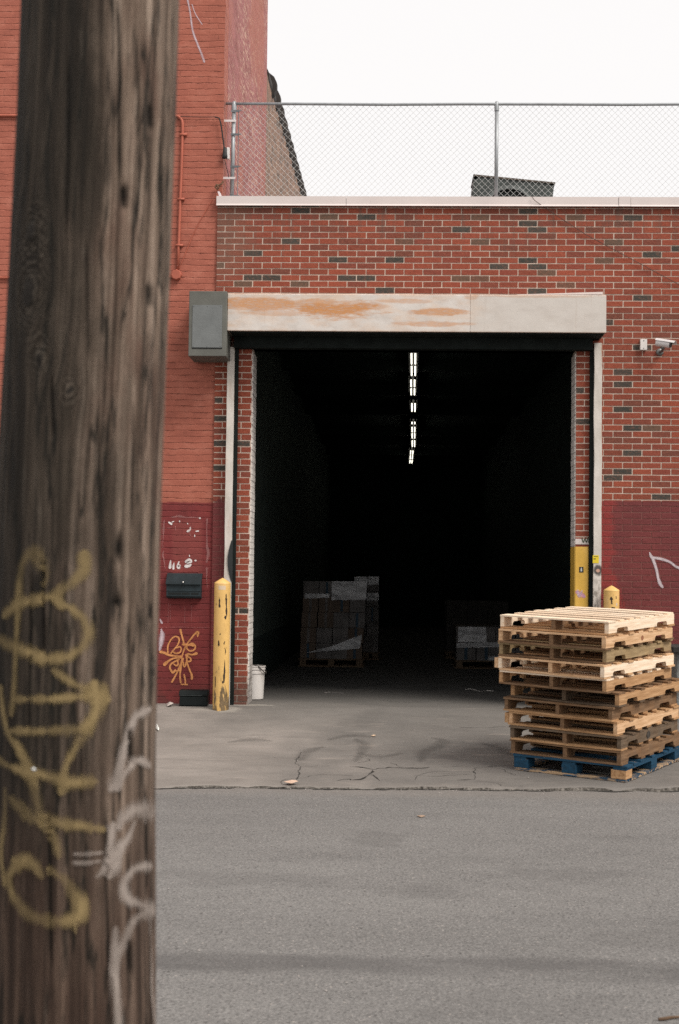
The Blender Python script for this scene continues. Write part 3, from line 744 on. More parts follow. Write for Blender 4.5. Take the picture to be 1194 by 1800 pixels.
b.build('paint_smudge', spray('pink_smudge', (.66, .34, .50), .8, .5, .95), ware)
b = MB(); px_stroke(b, [(310, 700, 60), (320, 780, 80)], 60, -.0356, 11.94, 990, 980); px_stroke(b, [(400, 700, 40), (350, 800, 60)], 60, -.0358, 11.94, 990, 980)
b.build('paint_smudge', spray('lilac_smudge', (.62, .52, .60), .8, .5, .8), ware)
# white spray line on the red wall at the right
b = MB(); px_stroke(b, [(255, 430, 18), (268, 465, 44), (290, 500, 44), (325, 600, 40), (345, 700, 40), (365, 755, 50), (385, 785, 40)], 40, -.0095, 6, 1100, 900)
px_stroke(b, [(290, 480, 30), (360, 492, 42), (420, 508, 40), (480, 535, 34), (530, 575, 36), (600, 600, 40), (700, 640, 30)], 40, -.0095, 6, 1100, 900, .0004)
b.build('graffiti', spray('white_spray', (.62, .53, .55), .55, .25, .9), ware)

# ------------------------------------------------------------------ taller painted building at the left
tall = tag(empty('painted_brick_building', (-4, 0, 0)), 'tall old brick building painted salmon with a dark red base and pink flank', 'building')
tall.location = (0, 0, 0)
FY = .02
SAL = painted_brick('salmon_painted_brick', (.340, .104, .068), (.245, .073, .049), (.43, .158, .11))
PINK = painted_brick('faded_pink_painted_brick', (.315, .108, .100), (.215, .068, .057), (.40, .160, .155), lower=False, axis='y', streak=True)
RAW = painted_brick('stripped_old_brick', (.23, .125, .085), (.13, .075, .055), (.34, .215, .15), lower=False, axis='y', rawmix=.75)
b = MB()
def wavy(x_edge, z0, z1, n, amp, fn): return [(fn(z0 + (z1 - z0) * k / n) + amp * mnoise.noise((x_edge * 3, (z0 + (z1 - z0) * k / n) * 6, 0)), z0 + (z1 - z0) * k / n) for k in range(n + 1)]
SX = -1.945
edge = wavy(-1.94, 5.62, 10.9, 90, .012, lambda z: SX)
front = [(-10, -.4), (-1.9955, -.4), (-1.9955, 5.60)] + edge + [(-10, 10.9)]
b.prism(front, 0, .35, Matrix(((1, 0, 0, 0), (0, 0, 1, FY), (0, 1, 0, 0), (0, 0, 0, 1))))
b.build('front_wall', SAL, tall)
b = MB(); b.box(SX - .3, SX + .002, FY + .35, 5.5, 4.9, 10.85); b.box(-10, -9.7, FY + .35, 5.5, -.4, 10.85); b.box(-10, SX - .3, 5.2, 5.498, 4.9, 10.85)
# the strip of flank right behind the wavy front corner
b.box(SX - .3, SX - .016, FY + .002 + .34, FY + .36, 5.1, 10.8)
b.build('side_wall', PINK, tall)
b = MB()
b.hexa([(SX - .3, 5.5, 4.9), (SX, 5.5, 4.9), (SX, 15.2, 4.9), (SX - .3, 15.2, 4.9), (SX - .3, 5.5, 9.03), (SX, 5.5, 9.03), (SX, 15.2, 9.50), (SX - .3, 15.2, 9.50)])
b.build('rear_side_wall', RAW, tall)
TILE = simple('dark_coping_tile', (.045, .038, .034), .8, var=.4, scale=6)
b = MB()
ys = [5.75 + .80 * k for k in range(12)]
zt = lambda y: 9.05 + (y - 5.5) * .0485
for y in ys:
    b.tube([(SX - .15, y, zt(y) + .02), (SX - .15, y + .66, zt(y + .66) + .02)], [.17, .17], 14)
    b.tube([(SX - .13, y + .64, zt(y + .7) + .05), (SX - .13, y + .82, zt(y + .8) + .05)], [.215, .215], 14)
b.build('tile_coping', TILE, tall, smooth=False)
b = MB(); b.box(-10, SX - .02, .37, 5.2, 10.5, 10.6); b.build('roof', ROOFM, tall)
# surface conduit painted over with the wall, junction box
y = FY - .02
cv = lambda l: [wall(280 + px / 5.293, 180 + py / 5.293, y) for px, py in l]
COND = simple('salmon_painted_pipe', (.38, .105, .065), .6, var=.15, scale=4)
b = MB()
pts = cv([(160, 125), (180, 130), (200, 146), (212, 170), (217, 200), (216, 300), (212, 420), (205, 650), (195, 900), (187, 1150), (180, 1330), (172, 1560)])
lft = wall(0, 203, y)
b.tube([(-6, y, lft.z + .03), (lft.x, y, lft.z)] + pts, .0155, 8)
for py in (345, 975, 1328):
    k = min(range(len(pts)), key=lambda i: abs((py / 5.293 + 180) - 0 - [125, 130, 146, 170, 200, 300, 420, 650, 900, 1150, 1330, 1560][i] / 5.293 - 180))
    p = pts[k]; b.box(p.x - .03, p.x + .05, y - .018, FY - .002, p.z - .012, p.z + .012)
b.build('conduit', COND, tall, smooth=True)
jb = wall(311, 484, FY); b = MB()
b.lathe([(0.001, .06), (.052, .06), (.06, .05), (.06, 0)], (jb.x, FY, jb.z), 8, Matrix(((1, 0, 0), (0, 0, -1), (0, 1, 0))))
l2 = wall(0, 488, y); b.tube([(-6, y, l2.z + .05), (l2.x, y, l2.z), (jb.x - .04, y, jb.z - .02)], .014, 8)
b.build('junction_box', COND, tall)
# graffiti and worn off sign on the painted wall
OR_ = spray('orange_spray', (.70, .31, .115), .42, .2, 1.0)
s3 = 8.53; b = MB()
strokes = [[(490, 410, 36), (510, 490, 26), (535, 580, 26), (540, 625, 30)], [(745, 500, 20), (750, 440, 46), (700, 470, 28), (640, 545, 24), (590, 610, 24), (545, 700, 24), (515, 790, 22)], [(530, 620, 34), (610, 625, 30), (680, 635, 40)],
           [(600, 640, 22), (660, 605, 24), (710, 640, 24), (700, 695, 24), (640, 720, 24), (590, 690, 24), (585, 650, 22)], [(300, 740, 24), (300, 650, 24), (340, 560, 24), (400, 505, 24), (455, 515, 26), (470, 570, 26), (440, 640, 22), (390, 700, 22), (350, 750, 24)],
           [(440, 670, 22), (480, 655, 22), (500, 690, 24), (480, 740, 26), (420, 755, 26), (390, 740, 24)], [(200, 735, 44), (255, 750, 40), (320, 780, 34), (420, 795, 28), (510, 800, 24)], [(260, 915, 56), (310, 870, 34), (390, 830, 28), (500, 820, 26)],
           [(465, 850, 22), (400, 880, 26), (340, 925, 28), (335, 985, 32), (375, 1040, 40), (410, 1010, 28)], [(440, 860, 28), (455, 910, 30), (430, 940, 26), (395, 920, 22)], [(530, 840, 26), (480, 950, 26), (430, 1060, 24), (365, 1180, 30)],
           [(515, 830, 26), (500, 930, 30), (485, 1050, 26), (485, 1130, 26), (495, 1195, 22)], [(430, 1020, 22), (490, 1010, 24)], [(720, 760, 46), (660, 775, 26), (600, 765, 30), (600, 800, 26), (640, 830, 26), (640, 870, 28), (600, 880, 26)],
           [(575, 780, 30), (585, 850, 28), (570, 920, 28), (545, 950, 30), (530, 890, 24)], [(590, 900, 22), (630, 1010, 26), (660, 1080, 34), (660, 1130, 36)], [(545, 1080, 24), (560, 1150, 26), (565, 1200, 24)], [(510, 1222, 22), (590, 1222, 22)]]
for k, l in enumerate(strokes): px_stroke(b, [(x, y, w * 1.3) for x, y, w in l], 26, FY - .003, s3, 260, 1060, .00025 * k, 8)
b.build('graffiti', OR_, tall)
WH = spray('white_residue', (.72, .66, .64), .25, .55, 1.0, (1, .6))
FAINT = spray('faint_pink_residue', (.42, .20, .19), .75, .5, .62)
s2 = 9.185; b = MB(); f_ = MB()
for k, l in enumerate([[(275, 975, 22), (270, 1030, 36), (265, 1075, 44)], [(330, 1010, 16), (322, 1050, 34), (322, 1090, 40)], [(410, 990, 18), (395, 1040, 34), (400, 1075, 62), (420, 1050, 30)], [(530, 985, 40), (580, 960, 50), (605, 985, 40), (550, 1000, 34)],
                       [(530, 1060, 50), (570, 1055, 40), (600, 1035, 24)], [(255, 355, 30), (285, 375, 34)], [(300, 345, 14), (325, 335, 14)], [(595, 435, 18), (590, 470, 24), (555, 492, 34)], [(690, 495, 22), (722, 490, 22)], [(745, 283, 24), (752, 285, 24)],
                       [(665, 560, 18), (666, 575, 18)], [(420, 330, 16), (422, 338, 16)], [(580, 885, 16), (584, 900, 14)], [(675, 968, 24), (682, 968, 24)], [(550, 370, 14), (553, 374, 14)]]):
    px_stroke(b, [(x, y, w * 1.3) for x, y, w in l], 20, FY - .003, s2, 270, 880, .0002 * k, 5)
for k, l in enumerate([[(285, 268, 16), (340, 262, 34), (400, 250, 60), (520, 268, 24), (640, 270, 24), (750, 275, 22)], [(175, 315, 20), (165, 400, 40), (160, 480, 60), (155, 600, 16), (150, 760, 12)], [(160, 820, 22), (150, 880, 40), (170, 960, 34), (185, 1090, 16)],
                       [(865, 310, 50), (860, 450, 22), (862, 600, 34), (865, 740, 50), (885, 850, 76), (860, 980, 50)], [(860, 1100, 50), (860, 1250, 20), (865, 1400, 18)], [(580, 500, 16), (595, 560, 22)], [(220, 440, 16), (280, 440, 16)], [(350, 420, 22), (355, 470, 16)]]):
    px_stroke(f_, l, 20, FY - .0032, s2, 270, 880, .0002 * k, 6)
for k, l in enumerate([[(310, 0, 8), (305, 150, 8), (302, 290, 10)], [(338, 20, 7), (336, 250, 8)], [(553, 60, 7), (552, 300, 8)], [(655, 20, 6), (652, 280, 6)], [(140, 365, 8), (500, 362, 8), (960, 370, 6)]]): px_stroke(f_, l, 8, FY - .0034, s3, 260, 1060, .0002 * k, 4)
b.build('paint_residue', WH, tall); f_.build('paint_residue', FAINT, tall)
LIL = spray('pale_lilac_spray', (.62, .50, .54), .75, .3, .85)
b = MB(); px_stroke(b, [(185, 250, 30), (205, 290, 50)], 30, FY - .003, s3, 260, 1060); b.build('spray_mark', LIL, tall)
b = MB(); px_stroke(b, [(205, 410, 50), (212, 480, 110), (200, 580, 110), (180, 690, 60)], 80, FY - .0034, s3, 260, 1060); b.build('spray_mark', LIL, tall)
b = MB(); px_stroke(b, [(655, -8, 10), (665, 40, 9), (674, 105, 10), (690, 150, 11), (704, 185, 10), (714, 213, 12)], 10, FY - .003, 1.99, 0, 0); px_stroke(b, [(672, 15, 5), (685, 50, 5), (707, 84, 5)], 5, FY - .003, 1.99, 0, 0)
b.build('spray_mark', LIL, tall)

# black cable and bits at the top right corner of the painted front
BLK = simple('black_cable_sheath', (.02, .02, .02), .6)
cb = tag(empty('cable', (0, 0, 0)), 'thin black cable drooping from the corner of the salmon wall beside the fence end', 'cable')
b = MB(); P = cv([(200, 132), (300, 136), (420, 138), (520, 137), (560, 150), (575, 200), (590, 300), (603, 400), (612, 500)])
P = [Vector((p.x, -.012 if k < 4 else -.02, p.z)) for k, p in enumerate(P)]
b.tube(P[:4], .004, 6); b.tube(P[3:], .008, 6); b.build('wire', BLK, cb)
b = MB(); p = P[-1]; b.lathe([(.002, .10), (.02, .09), (.024, .03), (.03, 0), (.03, -.03), (.002, -.035)], (p.x, p.y, p.z), 12); b.build('plug', BLK, cb, smooth=True)
b = MB(); p = P[-1]; b.box(p.x + .02, p.x + .05, -.01, .04, p.z - .03, p.z + .10); b.build('white_tag', simple('white_plastic', (.65, .62, .6), .5), cb, bevel=.004, weld=True)
b = MB(); P = cv([(612, 540), (625, 600), (640, 650), (648, 700)]); b.tube([Vector((p.x, -.015, p.z)) for p in P], .004, 6); b.build('wire', BLK, cb)
hk = tag(empty('iron_hook', (0, 0, 0)), 'rusty bent iron hook with a scrap of white tape where coping meets salmon wall', 'hook')
RST = simple('rusty_iron', (.14, .075, .045), .85, var=.4, scale=30)
b = MB(); P = cv([(596, 735), (585, 760), (560, 775), (535, 770), (525, 795), (545, 815), (555, 800), (540, 780)]); b.tube([Vector((p.x, -.02 - .01 * k / 4, p.z)) for k, p in enumerate(P)], .011, 7); b.build('bent_bar', RST, hk)
b = MB(); P = cv([(545, 835), (560, 830), (575, 850), (585, 878), (560, 880)]); c3 = [Vector((p.x, -.03, p.z)) for p in P]; b.face(c3); b.face([p + Vector((0, .006, 0)) for p in reversed(c3)]); b.build('tape', simple('white_tape', (.66, .56, .56), .6), hk)
ow = MB(); P = cv([(490, 905), (440, 990), (370, 1110), (300, 1260), (225, 1440), (185, 1540)]); ow.tube([Vector((p.x, FY - .008, p.z)) for p in P], .005, 6)
tag(ow.build('painted_cable', COND), 'slack cable painted over in salmon slanting down to the round junction box', 'cable')
sc = MB(); P = [wall(935, 345, -.07), wall(940, 352, -.07), wall(960, 366, -.03), wall(1030, 412, -.025), wall(1110, 455, -.025), wall(1194, 500, -.025), wall(1320, 556, -.025), wall(1500, 640, -.025)]
sc.tube(P, .0035, 6)
tag(sc.build('cable', simple('brown_cable_sheath', (.075, .05, .04), .7)), 'thin brown cable sagging diagonally over bare brick right of the shutter', 'cable')
# ------------------------------------------------------------------ chain link fence on the parapet
GALV = simple('galvanised_steel', (.30, .31, .32), .45, .35, var=.15, scale=12)
WIRE = simple('galvanised_wire', (.55, .55, .54), .5, .2, var=.1)
fen = tag(empty('chain_link_fence', (0, 0, 0)), 'grey chain link fence along the parapet above the loading door', 'fence')
FYY = .10; zb_, zt_ = 5.715, 6.80
fx = [wall(410.5, 260, FYY).x, wall(873, 260, FYY).x, 4.10, 7.06]
for k, x in enumerate(fx):
    b = MB(); r = .024 if k == 0 else .021
    b.tube([(x - (.012 if k == 0 else 0), FYY, 5.66), (x, FYY, zt_ + (.01 if k == 0 else 0))], r, 12)
    b.lathe([(r * 1.25, zt_ - .07), (r * 1.25, zt_ - .005), (r * .9, zt_ + .035), (.002, zt_ + .045)], (x, FYY, 0), 12)
    p = b.build('post', GALV, fen, smooth=True)
b = MB(); xs0 = wall(397, 178, FYY).x
b.tube([(xs0, FYY - .006, zt_ + .012)] + [(xs0 + (9.0 - xs0) * k / 12, FYY - .006, zt_ + .006 + .004 * math.sin(k * 2.3)) for k in range(1, 13)], .0165, 10); b.build('top_rail', GALV, fen, smooth=True)
b = MB(); x = fx[0] + .055
b.box(x - .004, x + .004, FYY - .012, FYY - .008, 5.73, zt_ - .03)
for pz in (6.72, 6.45, 6.08, 5.74):
    b.box(fx[0] - .03, x + .008, FYY - .03, FYY - .026, pz - .012, pz + .012); b.tube([(x + .005, FYY - .04, pz), (x + .035, FYY - .04, pz)], .006, 6)
b.build('tension_band', simple('dull_steel', (.16, .17, .18), .5, .3), fen)
for py in (213.5, 314):
    q = wall(400, py, FYY); b = MB(); b.box(SX - .03, fx[0] + .03, FYY - .034, FYY - .028, q.z - .012, q.z + .013); b.build('wall_strap', simple('white_strap_paint', (.62, .56, .55), .5, var=.08), fen)
b = MB(); D = .0712; H = zt_ + .028 - zb_; n = int((8.95 - fx[0]) / (D / 1)) + 30
def wire_seg(p, q, r=.0014):
    b.tube([p, q], r, 4, caps=False)
x0f, x1f = fx[0] + .05, 8.95
k0 = int(H / D) + 2
for k in range(-k0, int((x1f - x0f) / D) + k0):
    for s in (1, -1):
        xa = x0f + k * D + (0 if s > 0 else H); za = zb_
        xa = x0f + k * D if s > 0 else x0f + (k + k0) * D - 0
        # line x = xa + s (z - zb)
        za, zc = zb_, zb_ + H
        xs_, xe = xa, xa + s * H
        if s > 0:
            if xs_ < x0f: za += x0f - xs_; xs_ = x0f
            if xe > x1f: zc -= xe - x1f; xe = x1f
        else:
            if xe < x0f: zc -= x0f - xe; xe = x0f
            if xs_ > x1f: za += xs_ - x1f; xs_ = x1f
        if zc - za < .01: continue
        wire_seg((xs_, FYY + .004 + .0016 * s, za), (xe, FYY + .004 + .0016 * s, zc))
b.build('wire_mesh', WIRE, fen)
b = MB(); b.tube([(wall(885, 347, FYY).x, FYY - .01, 5.722), (4, FYY - .01, 5.722), (8.9, FYY - .01, 5.722)], .007, 6)
for k in range(110):
    x = wall(885, 347, FYY).x + k * .0712
    b.tube([(x, FYY - .01, 5.724), (x + .03, FYY - .014, 5.727)], .010, 5)
b.build('tension_wire', simple('dark_steel_wire', (.10, .095, .09), .6), fen)

# ------------------------------------------------------------------ roof fan
ru = tag(empty('rooftop_fan', (1.55, 3.0, 5.3)), 'tilted dark grey metal fan box with round opening on the roof behind the fence', 'roof fan')
DG = simple('dark_grey_fan_paint', (.050, .058, .054), .55, var=.3, scale=4)
T = Matrix.Translation((-.02, 0, .985)) @ Matrix.Rotation(math.radians(5.6), 4, 'Y')
def ring_front(b, w0, w1, h0, h1, cx, cz, r, y0, y1, seg=40):
    """front plate with a round hole"""
    for k in range(seg):
        a0, a1 = 2 * math.pi * k / seg, 2 * math.pi * (k + 1) / seg
        def sq(a):
            c, s = math.cos(a), math.sin(a)
            tx = ((w1 - cx) / c if c > 0 else (w0 - cx) / c) if abs(c) > 1e-6 else 1e9
            tz = ((h1 - cz) / s if s > 0 else (h0 - cz) / s) if abs(s) > 1e-6 else 1e9
            t = min(tx, tz); return (cx + c * t, cz + s * t)
        i0, i1 = (cx + r * math.cos(a0), cz + r * math.sin(a0)), (cx + r * math.cos(a1), cz + r * math.sin(a1))
        o0, o1 = sq(a0), sq(a1)
        b.face([T @ Vector((p[0], y0, p[1])) for p in (i0, o0, o1, i1)])
        b.face([T @ Vector(p) for p in ((i0[0], y0, i0[1]), (i1[0], y0, i1[1]), (i1[0], y1, i1[1]), (i0[0], y1, i0[1]))])
b = MB(); hw, hh = .525, .36
ring_front(b, -hw, hw, -hh, hh, -.02, -.06, .30, -.30, -.22)
b.box(-hw, hw, -.20, .30, -hh, hh, M=T)
for c in ((-hw, -hw + .001), (hw - .001, hw)): b.box(c[0], c[1], -.30, -.2, -hh, hh, M=T)
b.box(-hw, hw, -.30, -.2, hh - .001, hh, M=T)
b.build('housing', DG, ru)
b = MB(); b.box(-hw - .012, hw + .012, -.315, .31, hh + .001, hh + .022, M=T); b.build('lid', simple('rusty_edge_metal', (.09, .07, .055), .7, var=.4), ru)
b = MB()
n = 40
for k in range(n):
    a0, a1 = 2 * math.pi * k / n, 2 * math.pi * (k + 1) / n
    for r0_, r1_, yy in ((.30, .345, -.318),):
        b.face([T @ Vector((-.02 + r * math.cos(a), yy, -.06 + r * math.sin(a))) for r, a in ((r0_, a0), (r1_, a0), (r1_, a1), (r0_, a1))])
        b.face([T @ Vector(p) for p in ((-.02 + r1_ * math.cos(a0), yy, -.06 + r1_ * math.sin(a0)), (-.02 + r1_ * math.cos(a0), -.299, -.06 + r1_ * math.sin(a0)), (-.02 + r1_ * math.cos(a1), -.299, -.06 + r1_ * math.sin(a1)), (-.02 + r1_ * math.cos(a1), yy, -.06 + r1_ * math.sin(a1)))])
b.build('inlet_ring', simple('grey_ring_metal', (.12, .13, .125), .5), ru)
b = MB()
for k in range(5):
    a = 2 * math.pi * k / 5
    R_ = T @ Matrix.Translation((-.02, -.25, -.06)) @ Matrix.Rotation(-a, 4, 'Y') @ Matrix.Rotation(.4, 4, 'X')
    b.box(.05, .27, -.012, -.008, -.07, .07, M=R_)
b.build('fan_blades', simple('black_blade', (.02, .022, .02), .6), ru)
for sx in (-.42, .42):
    b = MB(); b.box(sx - .03, sx + .03, -.2, .2, 0, .75); b.build('leg', GALV, ru)

# ------------------------------------------------------------------ mailbox, bait box, junction box, camera
MB1 = simple('slate_blue_mailbox_paint', (.014, .023, .027), .6, var=.35, scale=9, spec=.3)
MB2 = simple('dark_slate_paint', (.012, .019, .022), .5, var=.3, spec=.3)
mb = tag(empty('mailbox', (-2.30, FY, 1.17)), 'dark slate blue metal wall mailbox with a sloping lid on the red painted wall', 'mailbox')
w2 = .192
b = MB(); b.prism([(-.001, 0), (-.10, .012), (-.115, .03), (-.115, .165), (-.001, .25)], -w2, w2, Matrix(((0, 0, 1, 0), (1, 0, 0, 0), (0, 1, 0, 0), (0, 0, 0, 1))))
b.box(-w2, w2, -.121, -.114, .085, .10); b.build('body', MB1, mb, bevel=.003, weld=True)
b = MB(); b.prism([(-.001, .285), (-.001, .262), (-.118, .172), (-.134, .155), (-.140, .160), (-.136, .182), (-.02, .285)], -w2 - .006, w2 + .006, Matrix(((0, 0, 1, 0), (1, 0, 0, 0), (0, 1, 0, 0), (0, 0, 0, 1))))
b.build('lid', MB2, mb, bevel=.003, weld=True)
b = MB(); b.lathe([(.001, .022), (.009, .018), (.011, .008), (.011, 0)], (.0, -.138, .185), 14, Matrix(((1, 0, 0), (0, 0, -1), (0, 1, 0)))); b.build('lock', simple('chrome_lock', (.55, .55, .52), .25, .9), mb, smooth=True)
b = MB()
for a, c in ((-.17, -.03), (-.02, .07), (.085, .17)): b.box(a, c, -.1165, -.1145, .045, .070)
b.build('slot', simple('black_slot', (.006, .008, .008), .7), mb)

bb = tag(empty('bait_box', (-2.155, -.145, apron_z(-.145))), 'low black plastic rodent bait box on the pavement below the orange graffiti', 'bait box')
BP1 = simple('black_plastic', (.008, .011, .011), .6, var=.3, spec=.18)
b = MB(); b.prism([(-.155, 0), (.155, 0), (.15, .105), (-.15, .105)], -.085, .075, Matrix(((1, 0, 0, 0), (0, 0, 1, 0), (0, 1, 0, 0), (0, 0, 0, 1)))); b.build('base', BP1, bb, bevel=.008, weld=True)
b = MB(); b.prism([(-.09, .106), (-.093, .128), (-.06, .168), (.075, .172), (.08, .106)], -.158, .158, Matrix(((0, 0, 1, 0), (1, 0, 0, 0), (0, 1, 0, 0), (0, 0, 0, 1)))); b.build('lid', BP1, bb, bevel=.006, weld=True)
b = MB()
for z in (.118, .150): b.box(-.15, .10, -.094 + (.022 if z > .13 else 0), -.088 + (.022 if z > .13 else 0), z - .003, z + .003)
b.build('ridge', simple('worn_black_plastic', (.05, .06, .06), .5, spec=.3), bb)

wb = tag(empty('junction_box', (0, 0, 0)), 'small white electrical box screwed to bare brick left of the security camera', 'electrical box')
a, c = wall(1126, 596, -.05), wall(1138, 615, -.05)
b = MB(); b.box(a.x, c.x, -.052, -.004, c.z, a.z); b.build('box', simple('white_box_paint', (.62, .58, .55), .5, var=.06), wb, bevel=.004, weld=True)
SCW = simple('screw_steel', (.08, .08, .08), .5)
for z in (a.z - .018, c.z + .018):
    b = MB(); b.lathe([(.001, .003), (.006, .002), (.006, 0)], ((a.x + c.x) / 2, -.052, z), 8, Matrix(((1, 0, 0), (0, 0, -1), (0, 1, 0)))); b.build('screw', SCW, wb)

sc_ = tag(empty('security_camera', (0, 0, 0)), 'white bullet security camera on a short arm pointing right along the brick wall', 'camera')
CW = simple('silver_white_paint', (.62, .58, .57), .35, .1, var=.06); CG = simple('grey_metal', (.16, .16, .155), .4, .4)
ctr = wall(1167, 604, -.20)
T2 = Matrix.Translation(ctr) @ Matrix.Rotation(math.radians(14), 4, 'Y') @ Matrix.Rotation(math.radians(-28), 4, 'Z')
b = MB(); b.lathe([(.001, -.085), (.034, -.085), (.040, -.078), (.040, .07), (.036, .075)], (0, 0, 0), 20, T2 @ Matrix.Rotation(math.pi / 2, 4, 'Y')); b.build('body', CW, sc_, smooth=False)
b = MB(); b.lathe([(.036, .070), (.037, .085), (.030, .085), (.028, .072), (.001, .072)], (0, 0, 0), 20, T2 @ Matrix.Rotation(math.pi / 2, 4, 'Y')); b.build('lens', simple('dark_glass', (.08, .08, .085), .1, spec=.6), sc_)
b = MB()
arc = [(-.048 * math.cos(t), .048 * math.sin(t)) for t in [math.radians(k) for k in range(20, 161, 10)]]
for (y0, z0), (y1, z1) in zip(arc, arc[1:]):
    b.hexa([T2 @ Vector(p) for p in ((-.09, y0, z0), (.13, y0, z0), (.13, y1, z1), (-.09, y1, z1), (-.09, y0 * 1.06, z0 * 1.06), (.13, y0 * 1.06, z0 * 1.06), (.13, y1 * 1.06, z1 * 1.06), (-.09, y1 * 1.06, z1 * 1.06))])
b.build('sun_shield', CW, sc_)
bs = wall(1160, 619, -.004); b = MB()
b.lathe([(.001, .03), (.034, .028), (.042, .012), (.042, 0)], (bs.x, -.004, bs.z), 20, Matrix(((1, 0, 0), (0, 0, -1), (0, 1, 0))))
b.build('wall_base', CG, sc_, smooth=True)
b = MB(); q = Vector((ctr.x - .02, ctr.y, ctr.z - .038)); b.tube([(bs.x, -.03, bs.z), (bs.x + .005, -.12, bs.z - .005), (bs.x + .012, -.17, bs.z + .02), q], [.016, .016, .017, .02], 10); b.build('arm', CG, sc_, smooth=True)

# ------------------------------------------------------------------ bollards, bucket, block
def bollard(x, y, h, r, label, seed, dome):
    z = apron_z(y)
    o = tag(empty('bollard', (x, y, z)), label, 'bollard', 'yellow steel bollards beside the door')
    mat = yellow_paint('chipped_yellow_paint', (.70, .435, .145), True, seed, 0.0)
    b = MB(); sg = 40
    b.lathe([(r, -.1), (r, .01)] + [(r, .01 + (h - .02) * k / 30) for k in range(1, 31)], (0, 0, 0), sg); b.build('post', mat, o, smooth=True)
    b = MB(); b.lathe([(r + .001, h - .012), (r, h)] + [(r * (1 - k / 10) ** .85, h + dome * k / 10) for k in range(1, 10)] + [(.001, h + dome)], (0, 0, 0), sg); b.build('cap', mat, o, smooth=True)
    return o
bo = bollard(-1.833, -.375, 1.375, .089, 'chipped yellow steel bollard with a blackened foot standing by the left door rail', 0.0, .055)
b = MB()
for k in range(10):
    w0, w1 = math.radians(-112 + 5.2 * k), math.radians(-112 + 5.2 * (k + 1)); r = .0895
    b.face([(r * math.cos(w0), r * math.sin(w0), 1.30), (r * math.cos(w1), r * math.sin(w1), 1.30), (r * math.cos(w1), r * math.sin(w1), 1.345), (r * math.cos(w0), r * math.sin(w0), 1.345)])
b.build('sticker', simple('faded_white_sticker', (.62, .48, .33), .6, var=.1), bo)
def chips(o, lst, r):
    mat = simple('bare_rusted_steel', (.04, .026, .018), .8, var=.5, scale=40)
    for a, z, w, h in lst:
        b = MB(); n = 16; poly = []
        for k in range(n):
            t = 2 * math.pi * k / n; q = rnd(.55, 1.2)
            aa = math.radians(a) + w * q * math.cos(t) / r; poly.append((r * 1.012 * math.cos(aa), r * 1.012 * math.sin(aa), z + h * q * math.sin(t)))
        b.face(poly); b.build('paint_chip', mat, o)
chips(bo, [(-104, 1.17, .010, .055), (-103, 1.13, .012, .03), (-55, 1.17, .012, .08), (-52, 1.08, .011, .08), (-60, 1.0, .014, .025), (-57, 1.22, .008, .03), (-104, .72, .010, .035), (-66, .72, .006, .015), (-62, .735, .005, .01), (-60, .43, .011, .11), (-63, .36, .012, .06), (-72, .30, .014, .015),
           (-95, .82, .01, .01), (-128, .3, .008, .06), (-55, .63, .006, .03)], .089)
bq = bollard(2.42, -.20, 1.33, .085, 'shorter looking yellow bollard half hidden behind the pallet stack at the red wall', 3.7, .05)
chips(bq, [(-100, 1.235, .016, .022), (-97, 1.20, .010, .035), (-85, 1.13, .024, .016), (-94, 1.10, .010, .04), (-100, 1.06, .02, .012), (-62, 1.25, .006, .02), (-70, 1.12, .016, .010)], .085)
b = MB(); p = [(.086 * math.cos(math.radians(a)), .086 * math.sin(math.radians(a)), 1.175 + dz) for a, dz in ((-62, -.014), (-52, -.014), (-52, .014), (-62, .014))]; b.face(p); b.build('sticker', simple('white_paper_dot', (.62, .52, .45), .6), bq)

bk = tag(empty('bucket', (-1.585, .70, .0025)), 'dirty white plastic bucket with a cracked side inside the left door jamb', 'bucket')
PL = Mat('scuffed_white_plastic'); v = PL.obj()
c_ = PL.ramp(PL.noise(PL.scale(v, (1, 1, .5)), 9, 6, .65), [(.3, (.44, .40, .37)), (.55, (.60, .56, .53)), (.8, (.66, .62, .59))])
c_ = PL.mix(PL.math('MULTIPLY', PL.step(PL.noise(v, 16, 6, .7), .58, .70), .6), c_, (.22, .19, .16))
PL = PL.done(PL.bsdf(c_, .5, None, 0, .35))
b = MB(); b.lathe([(.001, .004), (.118, .004), (.124, .01), (.136, .30), (.143, .302), (.143, .325), (.137, .327), (.137, .345), (.144, .347), (.144, .362), (.138, .375), (.147, .377), (.147, .390), (.134, .390), (.122, .02), (.001, .02)], (0, 0, 0), 40); b.build('body', PL, bk, smooth=False)
b = MB(); P = [(.150 * math.cos(t), -.150 * math.sin(t) * .55 - .02, .35 + .06 * math.sin(t * 2)) for t in [math.radians(k) for k in range(0, 181, 12)]]
P = [(.148, 0, .33), (.155, -.03, .30), (.13, -.10, .33), (.08, -.13, .385), (.02, -.10, .405), (-.06, -.05, .41), (-.148, 0, .335)]
b.tube(P, .006, 6); b.build('handle', simple('dark_handle', (.04, .035, .03), .5), bk, smooth=True)
b = MB(); b.face([(-.03, -.1285, .06), (-.012, -.1285, .075), (0, -.1295, .065), (-.002, -.128, .045), (-.018, -.128, .04)]); b.tube([(-.006, -.131, .07), (-.004, -.1325, .12), (.004, -.134, .19)], .0022, 5); b.build('crack', simple('black_hole', (.01, .01, .01), .9), bk)

blk = tag(empty('concrete_block', (3.45, -.42, apron_z(-.42))), 'grey concrete block with an overhanging dark slab by the wall behind the pallet stack', 'concrete block')
b = MB(); b.box(-.42, .7, -.3, .3, -.05, .70); b.build('block', simple('blue_grey_concrete', (.16, .165, .16), .9, var=.4, scale=7, bump=.01), blk, bevel=.01, weld=True)
b = MB(); b.box(-.47, .75, -.36, .34, .702, .765); b.build('slab', simple('tarry_slab', (.035, .032, .03), .9, var=.4), blk, bevel=.008, weld=True)
